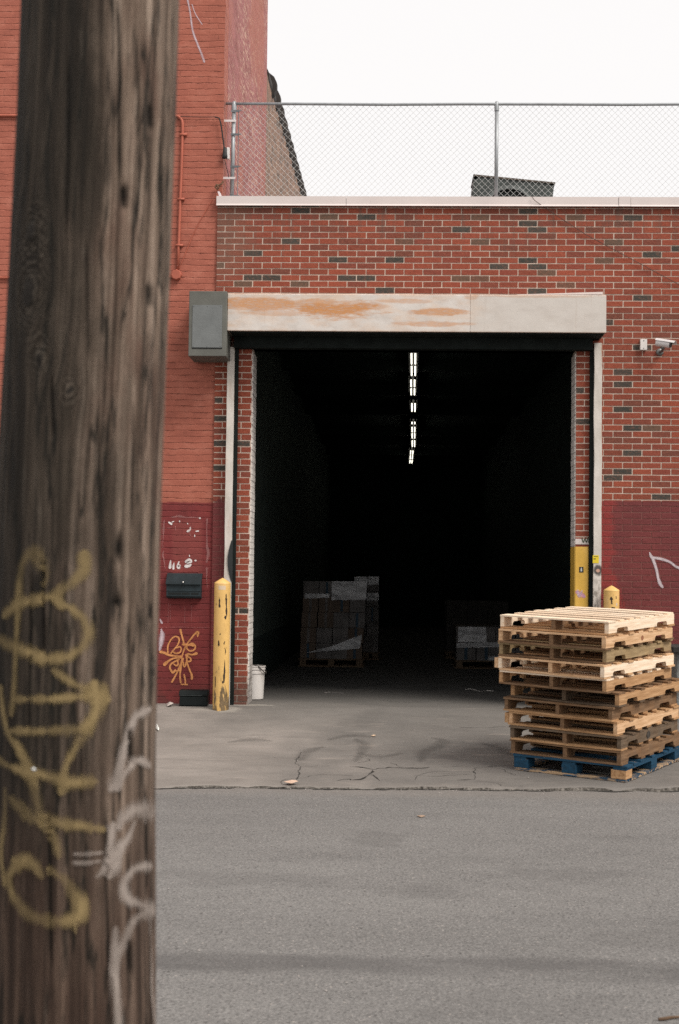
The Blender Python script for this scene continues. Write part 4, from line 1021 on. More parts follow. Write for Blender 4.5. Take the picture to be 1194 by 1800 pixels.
# ------------------------------------------------------------------ pallets
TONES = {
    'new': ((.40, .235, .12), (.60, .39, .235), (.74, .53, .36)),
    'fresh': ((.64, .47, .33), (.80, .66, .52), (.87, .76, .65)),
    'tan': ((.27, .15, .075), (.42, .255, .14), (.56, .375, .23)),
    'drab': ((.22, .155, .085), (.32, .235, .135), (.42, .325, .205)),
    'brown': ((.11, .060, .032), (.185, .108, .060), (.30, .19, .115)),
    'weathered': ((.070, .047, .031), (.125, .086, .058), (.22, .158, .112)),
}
_wm = {}
TONES = {k: tuple((c[0], c[1] * .97, c[2] * .92) if k in ('new', 'fresh') else (c[0], c[1] * .95, c[2] * .86) for c in v) for k, v in TONES.items()}
def wood(tone, axis):
    k = (tone, axis)
    if k not in _wm: _wm[k] = wood_mat('%s_pallet_wood_%s' % (tone, 'along' if axis == 'x' else 'across'), *TONES[tone], axis, grey={'weathered': .45, 'brown': .25, 'drab': .2}.get(tone, 0))
    return _wm[k]
PW, PL_ = 1.06, 1.34
def board(b, x0, x1, y0, y1, z0, z1, chew=.0):
    j = lambda s: rnd(-s, s)
    n = 5; dx = (x1 - x0) / n
    bow = rnd(-.003, .003)
    rings = []
    sk = j(.006); e0, e1 = j(.010), j(.010)
    for k in range(n + 1):
        t = k / n; x = x0 + e0 + (x1 + e1 - x0 - e0) * t; s = bow * math.sin(math.pi * t)
        a, c = y0 + sk * (t - .5) + j(.0015), y1 + sk * (t - .5) + j(.0015)
        if chew and rnd(0, 1) < chew: a += rnd(.004, .018)
        rings.append([(x, a, z0 + s), (x, c, z0 + s), (x, c, z1 + s), (x, a, z1 + s)])
    i = len(b.v)
    for r in rings: b.v += r
    for k in range(n):
        for q in range(4): b.f.append((i + 4 * k + q, i + 4 * k + (q + 1) % 4, i + 4 * k + 4 + (q + 1) % 4, i + 4 * k + 4 + q)); b.mi.append(0); b.tone.append(0)
    b.f.append((i + 3, i + 2, i + 1, i)); b.f.append((i + 4 * n, i + 4 * n + 1, i + 4 * n + 2, i + 4 * n + 3)); b.mi += [0, 0]; b.tone += [0, 0]
def pallet(label, top, side, bottom, rough=0.0, gaps=(), notch_round=True, stub=False):
    """local frame: origin at the near bottom corner, +x along the 42 inch side, +y along the 48 inch stringers"""
    o = tag(empty('wooden_pallet'), label, 'pallet', 'wooden pallets stacked on the drive')
    hS, tB = .089, .0165
    for k, x in enumerate((.001, PW / 2 - .019, PW - .039)):
        b = MB(); prof = [(0, 0)]
        for a, c in ((.155, .375), (PL_ - .375, PL_ - .155)):
            d = .038 + rnd(-.003, .004)
            prof += [(a, 0), (a + .002, d * .6), (a + .02, d), (c - .02, d), (c - .002, d * .6), (c, 0)]
        prof += [(PL_, 0), (PL_, hS), (0, hS)]
        w = rnd(.035, .040); tl = rnd(-.004, .004)
        M = Matrix(((0, 0, 1, x), (1, 0, 0, rnd(-.006, .006)), (0, 1, 0, tB), (0, 0, 0, 1)))
        b.prism(prof, 0, w, M); b.build('stringer', wood(side if k != 1 else 'brown' if bottom == 'tan' else bottom, 'y'), o)  # darker wood on the middle stringer paints in the shade inside the pallet
    b = MB(); ws = [.135, .088, .09, .09, .09, .088, .135]; free = PL_ - sum(ws); y = 0.0
    for k, w in enumerate(ws):
        if k not in gaps: board(b, rnd(-.004, .004), PW + rnd(-.004, .004), y + rnd(-.004, .004) - (.006 if k == 0 else 0), y + w, tB + hS + rnd(0, .001), tB * 2 + hS + rnd(-.002, .002), rough if k == 0 else 0)
        y += w + free / 6
    b.build('top_deck', wood(top, 'x'), o)
    b = MB()
    for y, w in ((-.004, .135), (.42, .09), (PL_ / 2 - .045, .09), (PL_ - .51, .09), (PL_ - .131, .135)):
        board(b, rnd(-.004, .004), PW + rnd(-.004, .004), y, y + w, rnd(-.001, .001), tB - .0008, rough if y < 0 else 0)
    b.build('bottom_deck', wood(bottom, 'x'), o)  # where bottom boards are darker, shade between the pallets is painted in
    if stub:
        b = MB(); b.box(-.040, -.001, .0, .20, .0165, .1045); b.build('repair_block', wood(stub, 'y'), o)
    return o

tilt = .055
nrm = Vector((0, -tilt, 1)).normalized(); e1 = Vector((1, 0, 0)); e2 = Vector((0, 1, tilt)).normalized()
PB = Vector((2.045, -3.67, -.3005))
PB.z = apron_z(-3.67) + .006
def seat(o, x, y, th, h):
    dx = -math.cos(th) * e1 + math.sin(th) * e2; dy = math.sin(th) * e1 + math.cos(th) * e2
    # local x = along the left face, local y = depth, local z up (mirror free: dx x dy points down, so flip x by building from the far corner)
    p = PB + nrm * h + e1 * x + e2 * y + dx * PW
    M = Matrix.Identity(4)
    for i in range(3): M[i][0] = -dx[i]; M[i][1] = dy[i]; M[i][2] = nrm[i]; M[i][3] = p[i]
    o.matrix_world = M
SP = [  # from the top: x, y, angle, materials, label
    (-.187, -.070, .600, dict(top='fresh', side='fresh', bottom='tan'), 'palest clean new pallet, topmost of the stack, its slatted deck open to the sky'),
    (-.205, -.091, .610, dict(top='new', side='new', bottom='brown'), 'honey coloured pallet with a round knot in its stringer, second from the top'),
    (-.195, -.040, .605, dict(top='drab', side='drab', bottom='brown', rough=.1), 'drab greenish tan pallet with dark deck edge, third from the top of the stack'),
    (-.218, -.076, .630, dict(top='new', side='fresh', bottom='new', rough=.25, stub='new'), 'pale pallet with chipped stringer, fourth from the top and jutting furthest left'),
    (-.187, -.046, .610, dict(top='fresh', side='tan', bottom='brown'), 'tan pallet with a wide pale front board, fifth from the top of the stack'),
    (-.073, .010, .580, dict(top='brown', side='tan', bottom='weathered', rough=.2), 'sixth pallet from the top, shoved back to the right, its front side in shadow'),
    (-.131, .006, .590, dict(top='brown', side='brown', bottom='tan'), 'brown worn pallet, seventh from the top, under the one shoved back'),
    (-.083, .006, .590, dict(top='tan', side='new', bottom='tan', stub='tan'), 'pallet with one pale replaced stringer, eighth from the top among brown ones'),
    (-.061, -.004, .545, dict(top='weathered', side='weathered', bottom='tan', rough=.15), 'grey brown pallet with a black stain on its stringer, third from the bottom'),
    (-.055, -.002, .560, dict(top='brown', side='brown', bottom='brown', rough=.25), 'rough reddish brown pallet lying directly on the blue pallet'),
]
HB = .142
for i, (x, y, th, kw, lab) in enumerate(SP):
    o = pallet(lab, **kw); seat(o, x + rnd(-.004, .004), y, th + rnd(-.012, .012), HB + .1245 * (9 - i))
    if i == 8:
        b = MB(); n = 18; b.face([(PW + .0012, .62 + .045 * math.cos(2 * math.pi * k / n) * rnd(.8, 1.1), .062 + .036 * math.sin(2 * math.pi * k / n) * rnd(.8, 1.1)) for k in range(n)])
        b.build('black_stain', spray('soot', (.03, .028, .026), .0, .0, 1.0) if False else simple('soot_stain', (.045, .038, .032), .9, var=.5, scale=30), o)
    if i == 1:
        b = MB(); n = 18; b.face([(PW + .0012, .70 + .026 * math.cos(2 * math.pi * k / n), .058 + .022 * math.sin(2 * math.pi * k / n)) for k in range(n)])
        b.build('knot', simple('wood_knot', (.24, .10, .05), .8, var=.4, scale=60), o)
# blue block pallet at the bottom
def bluem(name, axis, a0=.62, a1=.69):
    m = Mat(name); v = m.obj()
    isl = m.n('ShaderNodeNewGeometry').outputs['Random Per Island']
    sc = (1, 9, 9) if axis == 'x' else (9, 1, 9)
    c = m.ramp(m.noise(m.scale(v, sc), 3, 6, .65), [(.3, (.004, .024, .045)), (.6, (.007, .050, .098)), (.8, (.028, .12, .225))])
    w = m.step(m.noise(m.scale(v, (1, 4, 6) if axis == 'x' else (4, 1, 6)), 4.5, 5, .7), a0, a1)
    c = m.mix(m.math('MULTIPLY', w, .9), c, (.42, .28, .16))
    return m.done(m.bsdf(c, .7, m.bump(m.noise(m.scale(v, sc), 6, 4), .004, .6)))
BLW = bluem('worn_blue_paint', 'x', .44, .56)
BLX, BLY = bluem('chipped_blue_paint_along', 'x'), bluem('chipped_blue_paint_across', 'y')
bp = tag(empty('block_pallet'), 'blue painted block pallet with one bare wood corner block, at the bottom of the stack', 'pallet', 'wooden pallets stacked on the drive')
for ix, x in enumerate((.0, PW / 2 - .07, PW - .14)):
    for iy, y in enumerate((.0, PL_ / 2 - .07, PL_ - .14)):
        b = MB(); b.box(x, x + .14, y, y + .14, .0225, .1005)
        b.build('block', wood('tan', 'y') if (ix, iy) == (2, 0) else BLY, bp, bevel=.004, weld=True)
b = MB()
for y, w in ((-.003, .14), (.17, .10), (.35, .10), (PL_ / 2 - .05, .10), (PL_ - .45, .10), (PL_ - .27, .10), (PL_ - .137, .14)): board(b, -.002, PW + .002, y, y + w, .1225, .1395)
b.build('top_deck', BLX, bp)
b = MB()
for x in (.0, PW / 2 - .06, PW - .12): b.box(x, x + .12, 0, PL_, .101, .122)
b.build('stringer_board', BLY, bp)
b = MB()
for y, w in ((-.003, .11), (PL_ / 2 - .055, .11), (PL_ - .107, .11)): board(b, -.002, PW + .002, y, y + w, .0, .021, .2)
for x in (.0, PW - .10): b.box(x, x + .10, .11, PL_ - .11, .0005, .0205)
b.build('bottom_deck', BLW, bp)
seat(bp, -.013, -.014, .534, .0)

# ------------------------------------------------------------------ wrapped loads inside
PALE_HIGHLIGHT = simple('pale_film_highlight', (.42, .42, .43), .35, var=.35, scale=6, spec=.5)
CARD = simple('brown_cardboard', (.115, .085, .065), .85, var=.25, scale=3); CARD2 = simple('printed_grey_carton', (.13, .12, .115), .7, var=.45, scale=5); CARD3 = simple('blue_printed_carton', (.03, .06, .09), .7, var=.3)
def load(x, y, w, d, rows, cols, hc, label, dx=0.0, film=None, mats=(CARD, CARD2), side=None):  # film: outlines of the pale sheets that paint in highlights on the wrapping
    o = tag(empty('wrapped_load', (x, y, 0)), label, 'pallet load')
    b = MB()
    for k in range(3): b.box(k * (w - .1) / 2, k * (w - .1) / 2 + .1, 0, d, .018, .108)
    for k in range(6): b.box(-.02, w + .02, k * (d - .1) / 5, k * (d - .1) / 5 + .1, .109, .128); b.box(-.02, w + .02, k * (d - .1) / 5, k * (d - .1) / 5 + .1, 0, .017)
    b.build('pallet', wood('weathered', 'x'), o)
    cw = w / cols; cdp = d / 2
    for r in range(rows):
        for c in range(cols):
            for q in range(2):
                b = MB(); s = dx * r + rnd(-.008, .008)
                b.box(s + c * cw + .004, s + (c + 1) * cw - .004, q * cdp + .004, (q + 1) * cdp - .004, .132 + r * hc, .132 + (r + 1) * hc - .006)
                b.box(s + c * cw + cw * .42, s + c * cw + cw * .58, q * cdp + .0035, q * cdp + .006, .14 + r * hc, .132 + (r + 1) * hc - .012, 1)
                b.build('carton', [random.choice(mats), side or (CARD2 if random.random() < .7 else CARD3)], o, bevel=0)
    for quad in film or ():                             # opaque pale film sheets that paint in the highlights on the wrapping
        b = MB(); A, B, C_, D_ = [Vector((px, 0, pz)) for px, pz in quad]; n = 14; g = []
        for i in range(n + 1):
            row = []
            for k in range(n + 1):
                p = A.lerp(B, k / n).lerp(D_.lerp(C_, k / n), i / n)
                row.append(Vector((p.x + dx * max(0, (p.z - .132) / hc), -.012 - .010 * mnoise.noise((p.x * 5, p.z * 16 + p.x * 5, x)) - .004 * mnoise.noise((p.x * 20, p.z * 40, x)), p.z + .004 * mnoise.noise((p.x * 14, i, x)))))
            g.append(row)
        for i in range(n):
            for k in range(n): b.face([g[i][k], g[i][k + 1], g[i + 1][k + 1], g[i + 1][k]])
        b.build('film_highlight', PALE_HIGHLIGHT, o, smooth=True, weld=True)
    return o
load(-1.43, 7.05, 1.0, 1.15, 5, 4, .246, 'tall film wrapped pallet of cartons leaning right, on the left inside the dark warehouse', dx=.012, film=[((.45, 1.06), (1.0, 1.07), (1.0, 1.365), (.44, 1.36)), ((.10, .22), (.95, .30), (.97, .52), (.50, .33)), ((.02, 1.08), (.42, 1.10), (.42, 1.16), (.02, 1.16))])
load(-.62, 9.2, .42, 1.0, 5, 2, .264, 'narrow wrapped stack of cartons peeking out behind the tall left load', film=[((.0, 1.28), (.42, 1.30), (.42, 1.44), (.0, 1.44)), ((.0, 1.02), (.42, 1.03), (.42, 1.16), (.0, 1.15))], mats=(CARD2,))
load(1.06, 7.1, 1.25, 1.15, 2, 4, .27, 'low two layer wrapped pallet of cartons at the right inside, left of the pallet stack', film=[((.02, .42), (.48, .42), (.46, .66), (.03, .66)), ((.0, .33), (1.2, .36), (1.2, .44), (.0, .40)), ((.5, .14), (1.1, .14), (1.1, .22), (.5, .20))], mats=(CARD, CARD2, CARD2))
DIM = simple('shade_dimmed_cardboard', (.035, .032, .028), .85, var=.4, scale=4)  # cardboard colour darkened to paint the gloom on the rear load
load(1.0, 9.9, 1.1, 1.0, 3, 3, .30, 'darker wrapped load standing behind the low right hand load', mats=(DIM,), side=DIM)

# ------------------------------------------------------------------ ceiling lights
TUBE = Mat('lit_fluorescent_tube'); TUBE = TUBE.done(TUBE.n('ShaderNodeEmission', {'Color': (1.0, .95, .80, 1), 'Strength': 1.8}).outputs[0])
HOUS = simple('dull_enamel', (.02, .02, .019), .7)
ord_ = ['nearest', 'second', 'third', 'fourth', 'fifth', 'sixth', 'seventh']
LT = [(617, 660, 727), (664, 694, 726), (706, 723, 727), (739, 745, 727), (748, 770, 727), (772, 785, 727), (790, 814, 724.5)]
CEILZ = 4.64
for i, (pa, pb, px) in enumerate(LT):
    a, c = on(px, pa, (0, 0, 1), CEILZ), on(px - (2 if i == 6 else 0), pb, (0, 0, 1), CEILZ)
    d = c - a; ln = d.length
    o = tag(empty('fluorescent_light', a), 'lit twin tube ceiling light, %s from the door opening in the dark warehouse' % ord_[i], 'ceiling light', 'row of twin tube lights under the warehouse ceiling')
    o.rotation_euler = (0, 0, math.atan2(-d.x, d.y))
    b = MB(); b.box(-.07, .07, -.03, ln + .03, .035, .075); b.build('housing', HOUS, o)
    nt = max(1, round(ln / 1.35))
    for s in (-.028, .028):
        for k in range(nt):
            y0, y1 = ln * k / nt + .03, ln * (k + 1) / nt - .03
            b = MB(); b.tube([(s, y0, 0), (s, y1, 0)], .0115, 10); b.build('tube', TUBE, o, smooth=True)
    b = MB()
    for s in (-.036, .036):
        for k in range(nt):
            for y in (ln * k / nt + .012, ln * (k + 1) / nt - .03): b.box(s - .02, s + .02, y, y + .018, -.025, .036)
    b.build('lamp_holder', HOUS, o)

# ------------------------------------------------------------------ litter
def litter(name, cat, label, poly, col, lift=.004, th=.002, crumple=.01, group=None):
    b = MB(); c = sum((Vector(p) for p in poly), Vector()) / len(poly)
    top = [Vector(p) + Vector((0, 0, lift + rnd(0, crumple))) for p in poly]
    cc = c + Vector((0, 0, lift + crumple * 1.3))
    for p, q in zip(top, top[1:] + top[:1]):
        b.face([p, q, cc]); b.face([q - Vector((0, 0, th)), p - Vector((0, 0, th)), cc - Vector((0, 0, th))])
        b.face([p - Vector((0, 0, th)), q - Vector((0, 0, th)), q, p])
    return tag(b.build(name, simple(name + '_surface', col, .8, var=.15, scale=20)), label, cat)
ap = lambda l: [apron(x, y) for x, y in l]
rp = lambda l: [on(x, y, (0, 0, 1), ROAD_Z) for x, y in l]
litter('paper_scrap', 'litter', 'crumpled bright white paper scrap on the pavement beside the utility pole', ap([(272, 1276), (276, 1277), (280, 1284), (279, 1287), (274, 1283)]), (.75, .75, .70), crumple=.03)
litter('paper_scrap', 'litter', 'small white scrap at the foot of the red wall left of the bait box', ap([(293, 1238), (299, 1238), (305, 1241), (300, 1243), (294, 1243)]), (.50, .44, .40), crumple=.03)
litter('dry_leaf', 'litter', 'long pinkish dry leaf lying on the crack between pavement and road', ap([(499, 1380), (508, 1377), (520, 1377), (524, 1379), (512, 1382)]), (.52, .36, .27), lift=.012, crumple=.02)
litter('dry_leaf', 'litter', 'small pale leaf in the middle of the worn drive before the door', ap([(652, 1294), (656, 1293), (661, 1294), (657, 1296)]), (.55, .40, .28), crumple=.01)
litter('dry_leaf', 'litter', 'tiny tan leaf lying on the asphalt right of the middle', rp([(1110, 1371 + 12), (1116, 1381), (1122, 1383), (1116, 1385)]) if False else rp([(733, 1436), (742, 1434), (748, 1436), (741, 1438)]), (.30, .21, .15), crumple=.006)
b = MB(); P = [on(x, y, (0, 0, 1), .004) for x, y in ((818, 1212), (826, 1211), (836, 1213), (845, 1216), (856, 1214), (868, 1215))]; b.tube(P, .004, 5)
tag(b.build('string', simple('white_string', (.62, .58, .55), .8)), 'loose white string on the warehouse floor left of the pallet stack', 'litter')
b = MB(); P = [on(x, y, (0, 0, 1), .004) for x, y in ((570, 1218), (580, 1217), (592, 1218), (604, 1219))]; b.tube(P, .0035, 5)
tag(b.build('string', simple('grey_string', (.22, .20, .19), .8)), 'grey bit of string on the dim floor in the door opening', 'litter')
b = MB(); P = [on(x, y, (0, 0, 1), ROAD_Z + .008) for x, y in ((1158, 1792), (1168, 1791), (1178, 1789), (1192, 1788), (1204, 1785))]; b.tube(P, [.006, .007, .006, .005, .004], 6)
tag(b.build('twig', simple('brown_twig', (.10, .06, .035), .8)), 'short brown twig on the asphalt at the lower right corner', 'litter')
GR = simple('grey_pebble', (.30, .27, .25), .9, var=.3)
pb_ = MB()
for k in range(170):
    if k < 60: x, y = rnd(-2.0, 2.6), rnd(-4.2, -3.9); z = ROAD_Z
    elif k < 110: x, y = rnd(-1.6, 2.6), rnd(-3.8, -.3); z = apron_z(y) + .004
    else: x, y = rnd(-1.4, 2.6), rnd(-10.8, -4.2); z = ROAD_Z
    r = rnd(.003, .010) * (1 if k < 60 else .8); s = [rnd(.6, 1.2) for _ in range(6)]
    c = Vector((x, y, z + r * .4)); t = [c + Vector(d) * r * q for d, q in zip(((1, 0, 0), (-1, 0, 0), (0, 1, 0), (0, -1, 0), (0, 0, .8), (0, 0, -.8)), s)]
    for i, j, l in ((0, 2, 4), (2, 1, 4), (1, 3, 4), (3, 0, 4), (2, 0, 5), (1, 2, 5), (3, 1, 5), (0, 3, 5)): pb_.face([t[i], t[j], t[l]])
tag(pb_.build('gravel', GR), kind='stuff')

# ------------------------------------------------------------------ utility pole
AX = [(9.0, -.50), (2.609, -.602), (2.374, -.606), (2.14, -.613), (1.908, -.619), (1.678, -.625), (1.449, -.628), (1.221, -.630), (.996, -.631), (.549, -.623), (-.6, -.60)]
PY = -13.55
def pax(z):
    for (za, xa), (zb, xb) in zip(AX, AX[1:]):
        if z >= zb: return xa + (xb - xa) * (za - z) / (za - zb)
    return AX[-1][1]
def prad(z): return .1625 + (.0042 * (1.7 - z) if z < 2.7 else -.0042 - .006 * (z - 2.7))
CRK = []          # (angle, z0, z1, half width (m), depth)
def pole_az(px, py):
    """angle and height on the pole of a photo pixel"""
    r = CAMR @ Vector(((px - CX) / F, -(py - CY) / F, -1.0)); z = 1.5
    for _ in range(6):
        o = CAMP - Vector((pax(z), PY, 0)); R = prad(z)
        A_ = r.x ** 2 + r.y ** 2; B_ = o.x * r.x + o.y * r.y; C_ = o.x ** 2 + o.y ** 2 - R * R
        D_ = B_ * B_ - A_ * C_
        t = (-B_ - math.sqrt(max(D_, 0))) / A_; p = CAMP + r * t; z = p.z
    return math.atan2(p.y - PY, p.x - pax(z)) , z
for pts, hw_, dp in (([(208, -20), (208, 330)], .0016, .008), ([(75, 985), (77, 1155)], .002, .009), ([(86, 1420), (90, 1700)], .0018, .007), ([(226, 1282), (229, 1345)], .0042, .014), ([(228, 1655), (230, 1720)], .004, .012), ([(256, 1430), (258, 1570)], .0024, .009),
                     ([(217, 325), (219, 362)], .0042, .014), ([(263, 180), (266, 230)], .0035, .010), ([(211, 940), (209, 985)], .004, .012), ([(203, 1048), (205, 1062)], .006, .014), ([(262, 500), (264, 535)], .005, .012), ([(140, 1290), (142, 1420)], .0015, .006),
                     ([(187, 1410), (188, 1720)], .0016, .006), ([(172, 700), (178, 1000)], .0014, .005), ([(120, 100), (118, 420)], .0014, .005), ([(266, 1060), (264, 1090)], .004, .010), ([(55, 1000), (50, 1300)], .0016, .006), ([(90, 660), (92, 770)], .0018, .006),
                     ([(240, 60), (246, 330)], .0014, .005), ([(284, 250), (280, 500)], .0016, .006), ([(150, 420), (156, 640)], .0013, .004), ([(235, 700), (232, 930)], .0014, .005)):
    a0, z0 = pole_az(*pts[0]); a1, z1 = pole_az(*pts[1]); CRK.append((a0, a1, z0, z1, hw_, dp))
KN = [pole_az(52, 515) + (.030,), pole_az(57, 408) + (.022,), pole_az(70, 625) + (.016,), pole_az(268, 1180) + (.012,), pole_az(120, 690) + (.012,)]
def prr(a, z):
    R = prad(z); s = a * R
    d = .0022 * mnoise.noise((s * 9, z * 1.2, 1)) + .0016 * mnoise.noise((s * 55, z * 2.6, 2)) + .0010 * mnoise.noise((s * 140, z * 5, 3))
    for a0, a1, z0, z1, w, dp in CRK:
        if z1 - .05 < z < z0 + .05:
            t = (z0 - z) / (z0 - z1 + 1e-9); ac = a0 + (a1 - a0) * min(1, max(0, t)) + .02 * mnoise.noise((a0 * 5, z * 6, 0))
            e = min(1, max(0, (t + .02) * 9), max(0, (1.02 - t) * 9))
            if e > 0: d -= dp * e * math.exp(-((a - ac) * R / w) ** 2)
    for ka, kz, kr in KN:
        q = ((a - ka) * R / kr) ** 2 + ((z - kz) / (kr * 1.25)) ** 2
        if q < 9: d += .003 * math.exp(-q) - .003 * math.exp(-((math.sqrt(q) - 1) / .25) ** 2)
    return R + d
def psurf(a, z, l=0.0):
    r = prr(a, z) + l
    return Vector((pax(z) + r * math.cos(a), PY + r * math.sin(a), z))
def pole_wood():
    m = Mat('weathered_creosoted_wood'); uv = m.uvc(); u, v, _ = m.xyz(uv)      # u, v in metres round / up the pole
    p = m.comb(u, v, 0.0)
    # grain lines pushed aside by the knots
    du = None; rings = None; km = None
    for ka, kz, kr in KN:
        ku = (ka + math.pi) * .16
        x = m.math('SUBTRACT', u, ku); y = m.math('MULTIPLY', m.math('SUBTRACT', v, kz), .62)
        q = m.math('SQRT', m.math('ADD', m.math('MULTIPLY', x, x), m.math('MULTIPLY', y, y)))
        g = m.math('POWER', 2.718, m.math('MULTIPLY', m.math('MULTIPLY', q, q), -1 / (2 * (kr * 1.5) ** 2)))
        t = m.math('MULTIPLY', m.math('MULTIPLY', x, -.75), g); du = t if du is None else m.math('ADD', du, t)
        qq = m.math('ADD', q, m.math('MULTIPLY', m.math('SUBTRACT', m.noise(p, 22, 6, .7), .5), .055))
        rg = m.math('MULTIPLY', m.math('SINE', m.math('MULTIPLY', qq, 2 * math.pi / .0105)), g); rings = rg if rings is None else m.math('ADD', rings, rg)
        core = m.math('MULTIPLY', m.math('SUBTRACT', 1.0, m.step(qq, kr * .28, kr * .5)), .9); km = core if km is None else m.math('MAXIMUM', km, core)
    wob = m.math('MULTIPLY', m.math('SUBTRACT', m.noise(m.scale(p, (1, .5, 1)), 4.0, 3, .5), .5), .022)
    uu = m.math('ADD', m.math('ADD', u, du), wob)
    g1 = m.noise(m.comb(m.math('MULTIPLY', uu, 46.0), m.math('MULTIPLY', v, .95), 0.0), 1.0, 10, .76)
    g2 = m.noise(m.comb(m.math('MULTIPLY', uu, 150.0), m.math('MULTIPLY', v, 3.0), 0.0), 1.0, 6, .72)
    g3 = m.noise(m.comb(m.math('MULTIPLY', uu, 16.0), m.math('MULTIPLY', v, .9), 3.0), 1.0, 5, .6)
    pat = m.noise(m.scale(p, (1.6, .55, 1)), 4.0, 6, .62)
    # creosote stays dark on one flank, the other bleached to grey brown; side light painted in too
    bleach_and_light = m.step(m.math('ADD', m.math('SUBTRACT', u, .285), m.math('ADD', m.math('MULTIPLY', m.math('SUBTRACT', pat, .5), .30), m.math('MULTIPLY', m.math('SUBTRACT', g3, .5), .16))), -.05, .10)
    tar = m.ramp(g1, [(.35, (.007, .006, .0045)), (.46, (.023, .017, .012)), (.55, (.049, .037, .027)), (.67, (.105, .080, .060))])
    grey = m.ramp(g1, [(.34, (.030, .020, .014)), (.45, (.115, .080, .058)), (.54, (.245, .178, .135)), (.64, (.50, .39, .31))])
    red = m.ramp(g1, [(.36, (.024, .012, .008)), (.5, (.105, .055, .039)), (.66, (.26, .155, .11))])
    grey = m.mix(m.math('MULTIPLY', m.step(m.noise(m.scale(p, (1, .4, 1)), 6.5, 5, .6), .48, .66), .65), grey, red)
    c = m.mix(bleach_and_light, tar, grey)
    low = m.math('SUBTRACT', 1.0, m.step(m.math('ADD', v, m.math('MULTIPLY', m.math('SUBTRACT', pat, .5), .5)), .75, 1.15))
    c = m.mix(m.math('MULTIPLY', low, .75), c, m.mix(.45, tar, red))
    c = m.mix(m.math('MULTIPLY', m.step(g2, .56, .74), .5), c, m.mix(.6, c, (.32, .27, .22)))
    c = m.mix(m.math('MULTIPLY', m.step(g2, .56, .30), .5), c, (.016, .012, .010))
    ln = m.math('ABSOLUTE', m.math('SUBTRACT', g3, .5))
    c = m.mix(m.math('MULTIPLY', m.math('SUBTRACT', 1.0, m.step(ln, .005, .022)), .85), c, (.009, .008, .006))
    spl = m.step(m.noise(m.comb(m.math('MULTIPLY', uu, 34.0), m.math('MULTIPLY', v, 2.6), 7.0), 1.0, 4, .5), .62, .67)
    c = m.mix(m.math('MULTIPLY', spl, .8), c, (.018, .014, .011))
    c = m.mix(m.math('MULTIPLY', m.step(rings, .15, .8), .72), c, (.014, .011, .008))
    c = m.mix(m.math('MULTIPLY', m.step(m.math('MULTIPLY', rings, -1.0), .3, .9), .35), c, (.17, .14, .11))
    c = m.mix(km, c, (.022, .018, .015))
    crk = m.n('ShaderNodeAttribute', attribute_name='crack').outputs['Fac']
    c = m.mix(crk, c, (.007, .006, .005))
    h = m.math('ADD', m.math('ADD', g1, m.math('MULTIPLY', g2, .6)), m.math('MULTIPLY', rings, -.12))
    h = m.math('SUBTRACT', h, m.math('MULTIPLY', spl, .5))
    return m.done(m.bsdf(c, .85, m.bump(h, .009, 1.0), 0, .2))
up = tag(empty('utility_pole', (0, 0, 0)), 'dark weathered wooden utility pole with yellow and white spray tags close to the camera', 'utility pole')
b = MB(); NS = 420
zs = [-.6, -.3, 0, .2, .35] + [.42 + .014 * k for k in range(166)] + [2.85, 3.1, 3.5, 4, 5, 6, 7, 8, 9]
for z in zs:
    for k in range(NS):
        a = -math.pi + 2 * math.pi * k / NS; b.v.append(tuple(psurf(a, z)))
me = bpy.data.meshes.new('trunk'); faces = []
for i in range(len(zs) - 1):
    for k in range(NS): faces.append((i * NS + k, i * NS + (k + 1) % NS, (i + 1) * NS + (k + 1) % NS, (i + 1) * NS + k))
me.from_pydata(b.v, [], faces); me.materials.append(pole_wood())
uvl = me.uv_layers.new(name='UVMap'); vals = []
for i in range(len(zs) - 1):
    for k in range(NS):
        u0, u1 = 2 * math.pi * k / NS * .16, 2 * math.pi * (k + 1) / NS * .16
        vals += [u0, zs[i], u1, zs[i], u1, zs[i + 1], u0, zs[i + 1]]
uvl.data.foreach_set('uv', vals)
ca = []
for z in zs:
    for k in range(NS):
        a = -math.pi + 2 * math.pi * k / NS; q = 0.0
        for a0, a1, z0, z1, w, dp in CRK:
            if z1 - .02 < z < z0 + .02:
                t = (z0 - z) / (z0 - z1 + 1e-9); ac = a0 + (a1 - a0) * min(1, max(0, t)) + .02 * mnoise.noise((a0 * 5, z * 6, 0))
                e = min(1, max(0, t * 7), max(0, (1 - t) * 7)); q = max(q, e * math.exp(-((a - ac) * .16 / (w * 2.4)) ** 2) * min(1, dp * 150))
        ca.append(q)
at = me.attributes.new('crack', 'FLOAT', 'POINT'); at.data.foreach_set('value', ca)
me.polygons.foreach_set('use_smooth', [True] * len(faces)); me.update()
po = bpy.data.objects.new('trunk', me); COL.objects.link(po); po.parent = up

